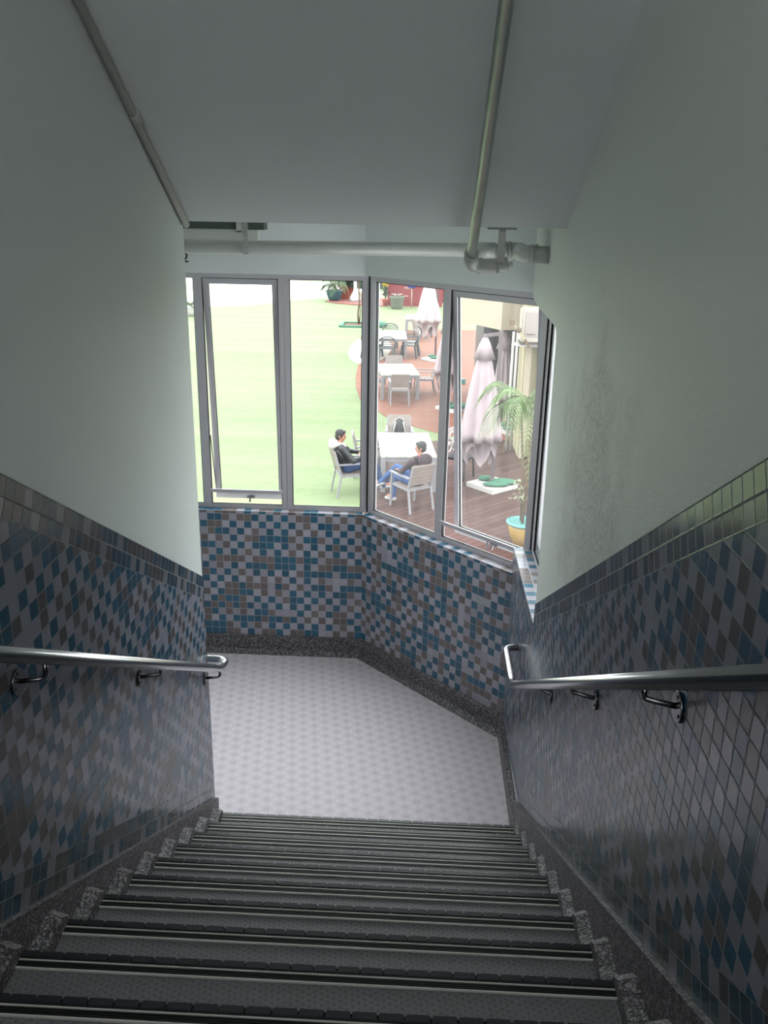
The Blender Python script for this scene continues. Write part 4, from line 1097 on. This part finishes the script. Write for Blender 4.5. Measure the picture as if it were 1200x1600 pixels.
def person(name, loc, rz, label, J, head_f, torso_mat, leg_mat, hair_style, hs=1.0, tr=1.0, jacket_extra=None):
    p = empty('person', loc, rz, label, 'person')
    hip, chest, neck, head = [Vector(J[k]) for k in ('hip','chest','neck','head')]
    # continuous body
    m = MB().mat(M['skin'])
    headmesh(m, head, head_f, s=hs)
    m.cone(neck-Vector((0,0,.06)), head+Vector((0,0,-.06)), .058*tr, .05*tr)
    m.cone(chest, hip, .12*tr, .12*tr); m.cone(chest, neck-Vector((0,0,.05)), .12*tr, .07*tr)
    for q, S in ((1,'r'),(-1,'l')):
        sh, el, wr_ = Vector(J['sh_'+S]), Vector(J['el_'+S]), Vector(J['wr_'+S])
        m.cone(sh, el, .045*tr, .036*tr); m.cone(el, wr_, .035*tr, .025*tr); m.cone(neck-Vector((0,0,.05)), sh, .06*tr, .05*tr)
        hand(m, wr_, J.get('hd_'+S, wr_-el), q)
        hp, kn, an = hip+Vector((q*.09*tr,0,0)), Vector(J['kn_'+S]), Vector(J['an_'+S])
        m.cone(hp, kn, .075*tr, .052*tr); m.cone(kn, kn.lerp(an,.4), .05*tr, .052*tr); m.cone(kn.lerp(an,.4), an, .052*tr, .034*tr); m.cone(an, an+Vector(J['ft_'+S]).normalized()*.12, .035, .03)
    b = m.build('body', None, p); remesh(b, .009, 3)
    # clothing
    m = MB().mat(torso_mat)
    m.cone(chest, hip+Vector((0,0,.02)), .155*tr, .15*tr); m.cone(chest+Vector((-.07*tr,0,0)), chest+Vector((.07*tr,0,0)), .14*tr, .14*tr); m.cone(chest, neck-Vector((0,0,.09)), .14*tr, .09*tr)
    for S in 'rl':
        sh, el, wr_ = Vector(J['sh_'+S]), Vector(J['el_'+S]), Vector(J['wr_'+S])
        m.cone(sh, el, .068*tr, .056*tr); m.cone(el, el.lerp(wr_,.93), .056*tr, .040*tr); m.cone(neck-Vector((0,0,.09)), sh, .075*tr, .068*tr)
    remesh(m.build('jacket', None, p), .011, 3)
    m = MB().mat(leg_mat)
    m.cone(hip+Vector((-.06,0,0)), hip+Vector((.06,0,0)), .125*tr, .125*tr)
    for q, S in ((1,'r'),(-1,'l')):
        hp, kn, an = hip+Vector((q*.09*tr,0,0)), Vector(J['kn_'+S]), Vector(J['an_'+S])
        m.cone(hp, kn, .092*tr, .068*tr); m.cone(kn, kn.lerp(an,.4), .067*tr, .064*tr); m.cone(kn.lerp(an,.4), an+(an-kn).normalized()*.015, .064*tr, .056*tr)
    remesh(m.build('jeans', None, p), .011, 3)
    for S in 'rl':
        m = MB().mat(M['shoe']); shoe(m, J['an_'+S], J['ft_'+S], up=Vector(J.get('up_'+S, (0,0,1)))); remesh(m.build('shoe', None, p), .008, 2)
    # hair
    f = Vector(head_f).normalized(); up = Vector((0,0,1)); r = f.cross(up).normalized(); u = r.cross(f); mt = Matrix((r, f, u)).transposed()
    P = lambda x, y, z: head+(r*x+f*y+u*z)*hs
    m = MB().mat(M['hair']); m.ell(P(0,-.020,.048), (.086*hs,.096*hs,.080*hs), mt, 20, 14)
    m.ell(P(0,-.045,-.005), (.080*hs,.068*hs,.085*hs), mt, 20, 14); m.ell(P(0,.045,.085), (.055*hs,.040*hs,.030*hs), mt)
    for q in (-1,1): m.ell(P(q*.074,.012,.02), (.012*hs,.03*hs,.045*hs), mt)
    remesh(m.build('hair', None, p), .007, 1)
    m = MB().mat(M['eye'])
    for q in (-1,1): m.ell(P(q*.030,.083,.012), (.012*hs,.006*hs,.005*hs), mt, 10, 6); m.ell(P(q*.031,.088,.034), (.016*hs,.005*hs,.003*hs), mt, 10, 6)
    m.build('eyes', None, p)
    return p, mt, P
J = dict(hip=(0,-.08,.55), chest=(0,-.20,.82), neck=(0,-.24,1.04), head=(0,-.20,1.15),
         sh_r=(.19,-.22,.96), el_r=(.27,-.02,.72), wr_r=(.10,.20,.74), sh_l=(-.19,-.22,.96), el_l=(-.25,.02,.78), wr_l=(-.05,.20,.80), hd_r=(-.8,.2,.05), hd_l=(.8,.1,-.2),
         kn_r=(.11,.42,.60), an_r=(.10,.62,.16), kn_l=(-.11,.42,.60), an_l=(-.06,.75,.14), ft_r=(.1,1,.1), ft_l=(0,1,.25))
pm, mt, P = person('m', (-1.27,16.03,G), hd(.95,.31), 'man in a black jacket with white hood and jeans slouching in the lawn armchair', J, (.35,.93,-.15), M['jacket'], M['jeans_dark'], 0)
m = MB().mat(M['whitecloth']); nk = Vector(J['neck'])
m.tube([nk+Vector((.12*math.cos(a), .10*math.sin(a)+.0, -.04-.05*math.sin(a))) for a in [i*2*PI/16 for i in range(16)]], .045, 10, closed=True)
m.ell(nk+Vector((0,-.12,-.03)), (.14,.08,.10)); m.ell(nk+Vector((.06,-.10,-.02)), (.09,.07,.09)); remesh(m.build('hood', None, pm), .011, 3)
m = MB().mat(M['whitecloth']); m.tube([nk+Vector((.04,.09,-.08)), Vector((.05,-.06,.80)), Vector((.03,.06,.66))], .007, 6); m.build('zip_trim', None, pm)
J = dict(hip=(.01,-.10,.53), chest=(.03,-.16,.78), neck=(.05,-.17,1.0), head=(.08,-.13,1.145),
         sh_r=(.17,-.16,.92), el_r=(.21,.05,.70), wr_r=(.08,.22,.68), sh_l=(-.12,-.15,.92), el_l=(-.24,.0,.72), wr_l=(-.16,.20,.68), hd_r=(-.6,.4,0), hd_l=(.3,.9,0),
         kn_r=(-.08,.36,.70), an_r=(-.22,.68,.34), kn_l=(-.10,.36,.52), an_l=(-.10,.44,.09), ft_r=(-.35,.75,-.4), ft_l=(-.25,1,0))
pb, mt, P = person('b', (-.095,15.26,Z0), hd(-.6,.8), 'boy in a maroon hoodie with pink trim and blue jeans sitting cross-legged, seen from behind', J, (-.75,.65,-.12), M['maroon'], M['jeans'], 0, .98, .86)
m = MB().mat(M['maroon']); nk = Vector(J['neck'])
m.tube([nk+Vector((.10*math.cos(a), .085*math.sin(a), -.02-.03*math.sin(a))) for a in [i*2*PI/16 for i in range(16)]], .046, 10, closed=True)
m.ell(nk+Vector((.02,-.12,-.05)), (.15,.085,.13)); remesh(m.build('hood', None, pb), .011, 3)
m = MB().mat(M['pinkcloth']); m.tube([nk+Vector((.105*math.cos(a)+.015, -.045+.125*math.sin(a), .045-.05*(math.sin(a) < 0)*abs(math.sin(a)))) for a in [PI+i*PI/14 for i in range(15)]], .011, 6); m.build('hood_trim', None, pb)

# ------------------------------------------------------------------ light, world, camera
w = bpy.data.worlds.new('overcast'); C.world = w; w.use_nodes = True
nt = w.node_tree
for n in list(nt.nodes): nt.nodes.remove(n)
out = nt.nodes.new('ShaderNodeOutputWorld'); bg = nt.nodes.new('ShaderNodeBackground')
bg.inputs[0].default_value = (.985, .988, .992, 1); bg.inputs[1].default_value = 1.0
L(nt, bg.outputs[0], out.inputs[0])
SKY = 5.6
bg.inputs[1].default_value = SKY
def portal(loc, rot, sx, sy):
    l = bpy.data.lights.new('window_portal', 'AREA'); l.shape = 'RECTANGLE'; l.size = sx; l.size_y = sy; l.cycles.is_portal = True
    o = bpy.data.objects.new('window_portal', l); COL.objects.link(o); o.location = loc; o.rotation_euler = rot
portal((-1.52,5.66,1.82), (R(90),0,0), 2.5, 1.65)
portal((.20,5.10,1.82), (R(90),0,R(-45)), 1.5, 1.65)
portal((-.2,-2.38,4.4), (R(-90),0,0), 1.42, 1.8)  # portal on the added rear opening
portal((.76,4.05,1.9), (R(90),0,R(-90)), 1.2, 1.5)

cam = bpy.data.cameras.new('camera'); co = bpy.data.objects.new('camera', cam); COL.objects.link(co)
yaw, pitch, roll = R(2.216), R(19.12), R(1.105)
fw0 = Vector((-math.sin(yaw), math.cos(yaw), 0)); r0 = Vector((math.cos(yaw), math.sin(yaw), 0)); u0 = Vector((0,0,1))
fwd = fw0*math.cos(pitch)-u0*math.sin(pitch); upv = fw0*math.sin(pitch)+u0*math.cos(pitch)
rv = r0*math.cos(roll)+upv*math.sin(roll); uv_ = -r0*math.sin(roll)+upv*math.cos(roll)
mw = Matrix((rv, uv_, -fwd)).transposed().to_4x4(); mw.translation = Vector((0,0,2.977))
co.matrix_world = mw
cam.sensor_fit = 'VERTICAL'; cam.sensor_height = 36.0; cam.lens = 1365.3/1600*36.0
cam.clip_start = .05; cam.clip_end = 400
C.camera = co
C.view_settings.view_transform = 'Standard'; C.view_settings.look = 'None'; C.view_settings.gamma = 1; C.view_settings.use_curve_mapping = False
C.view_settings.exposure = 0.07
C.cycles.use_denoising = True
C.cycles.max_bounces = 14; C.cycles.diffuse_bounces = 8; C.cycles.glossy_bounces = 6; C.cycles.transparent_max_bounces = 16
C.cycles.sample_clamp_indirect = 8
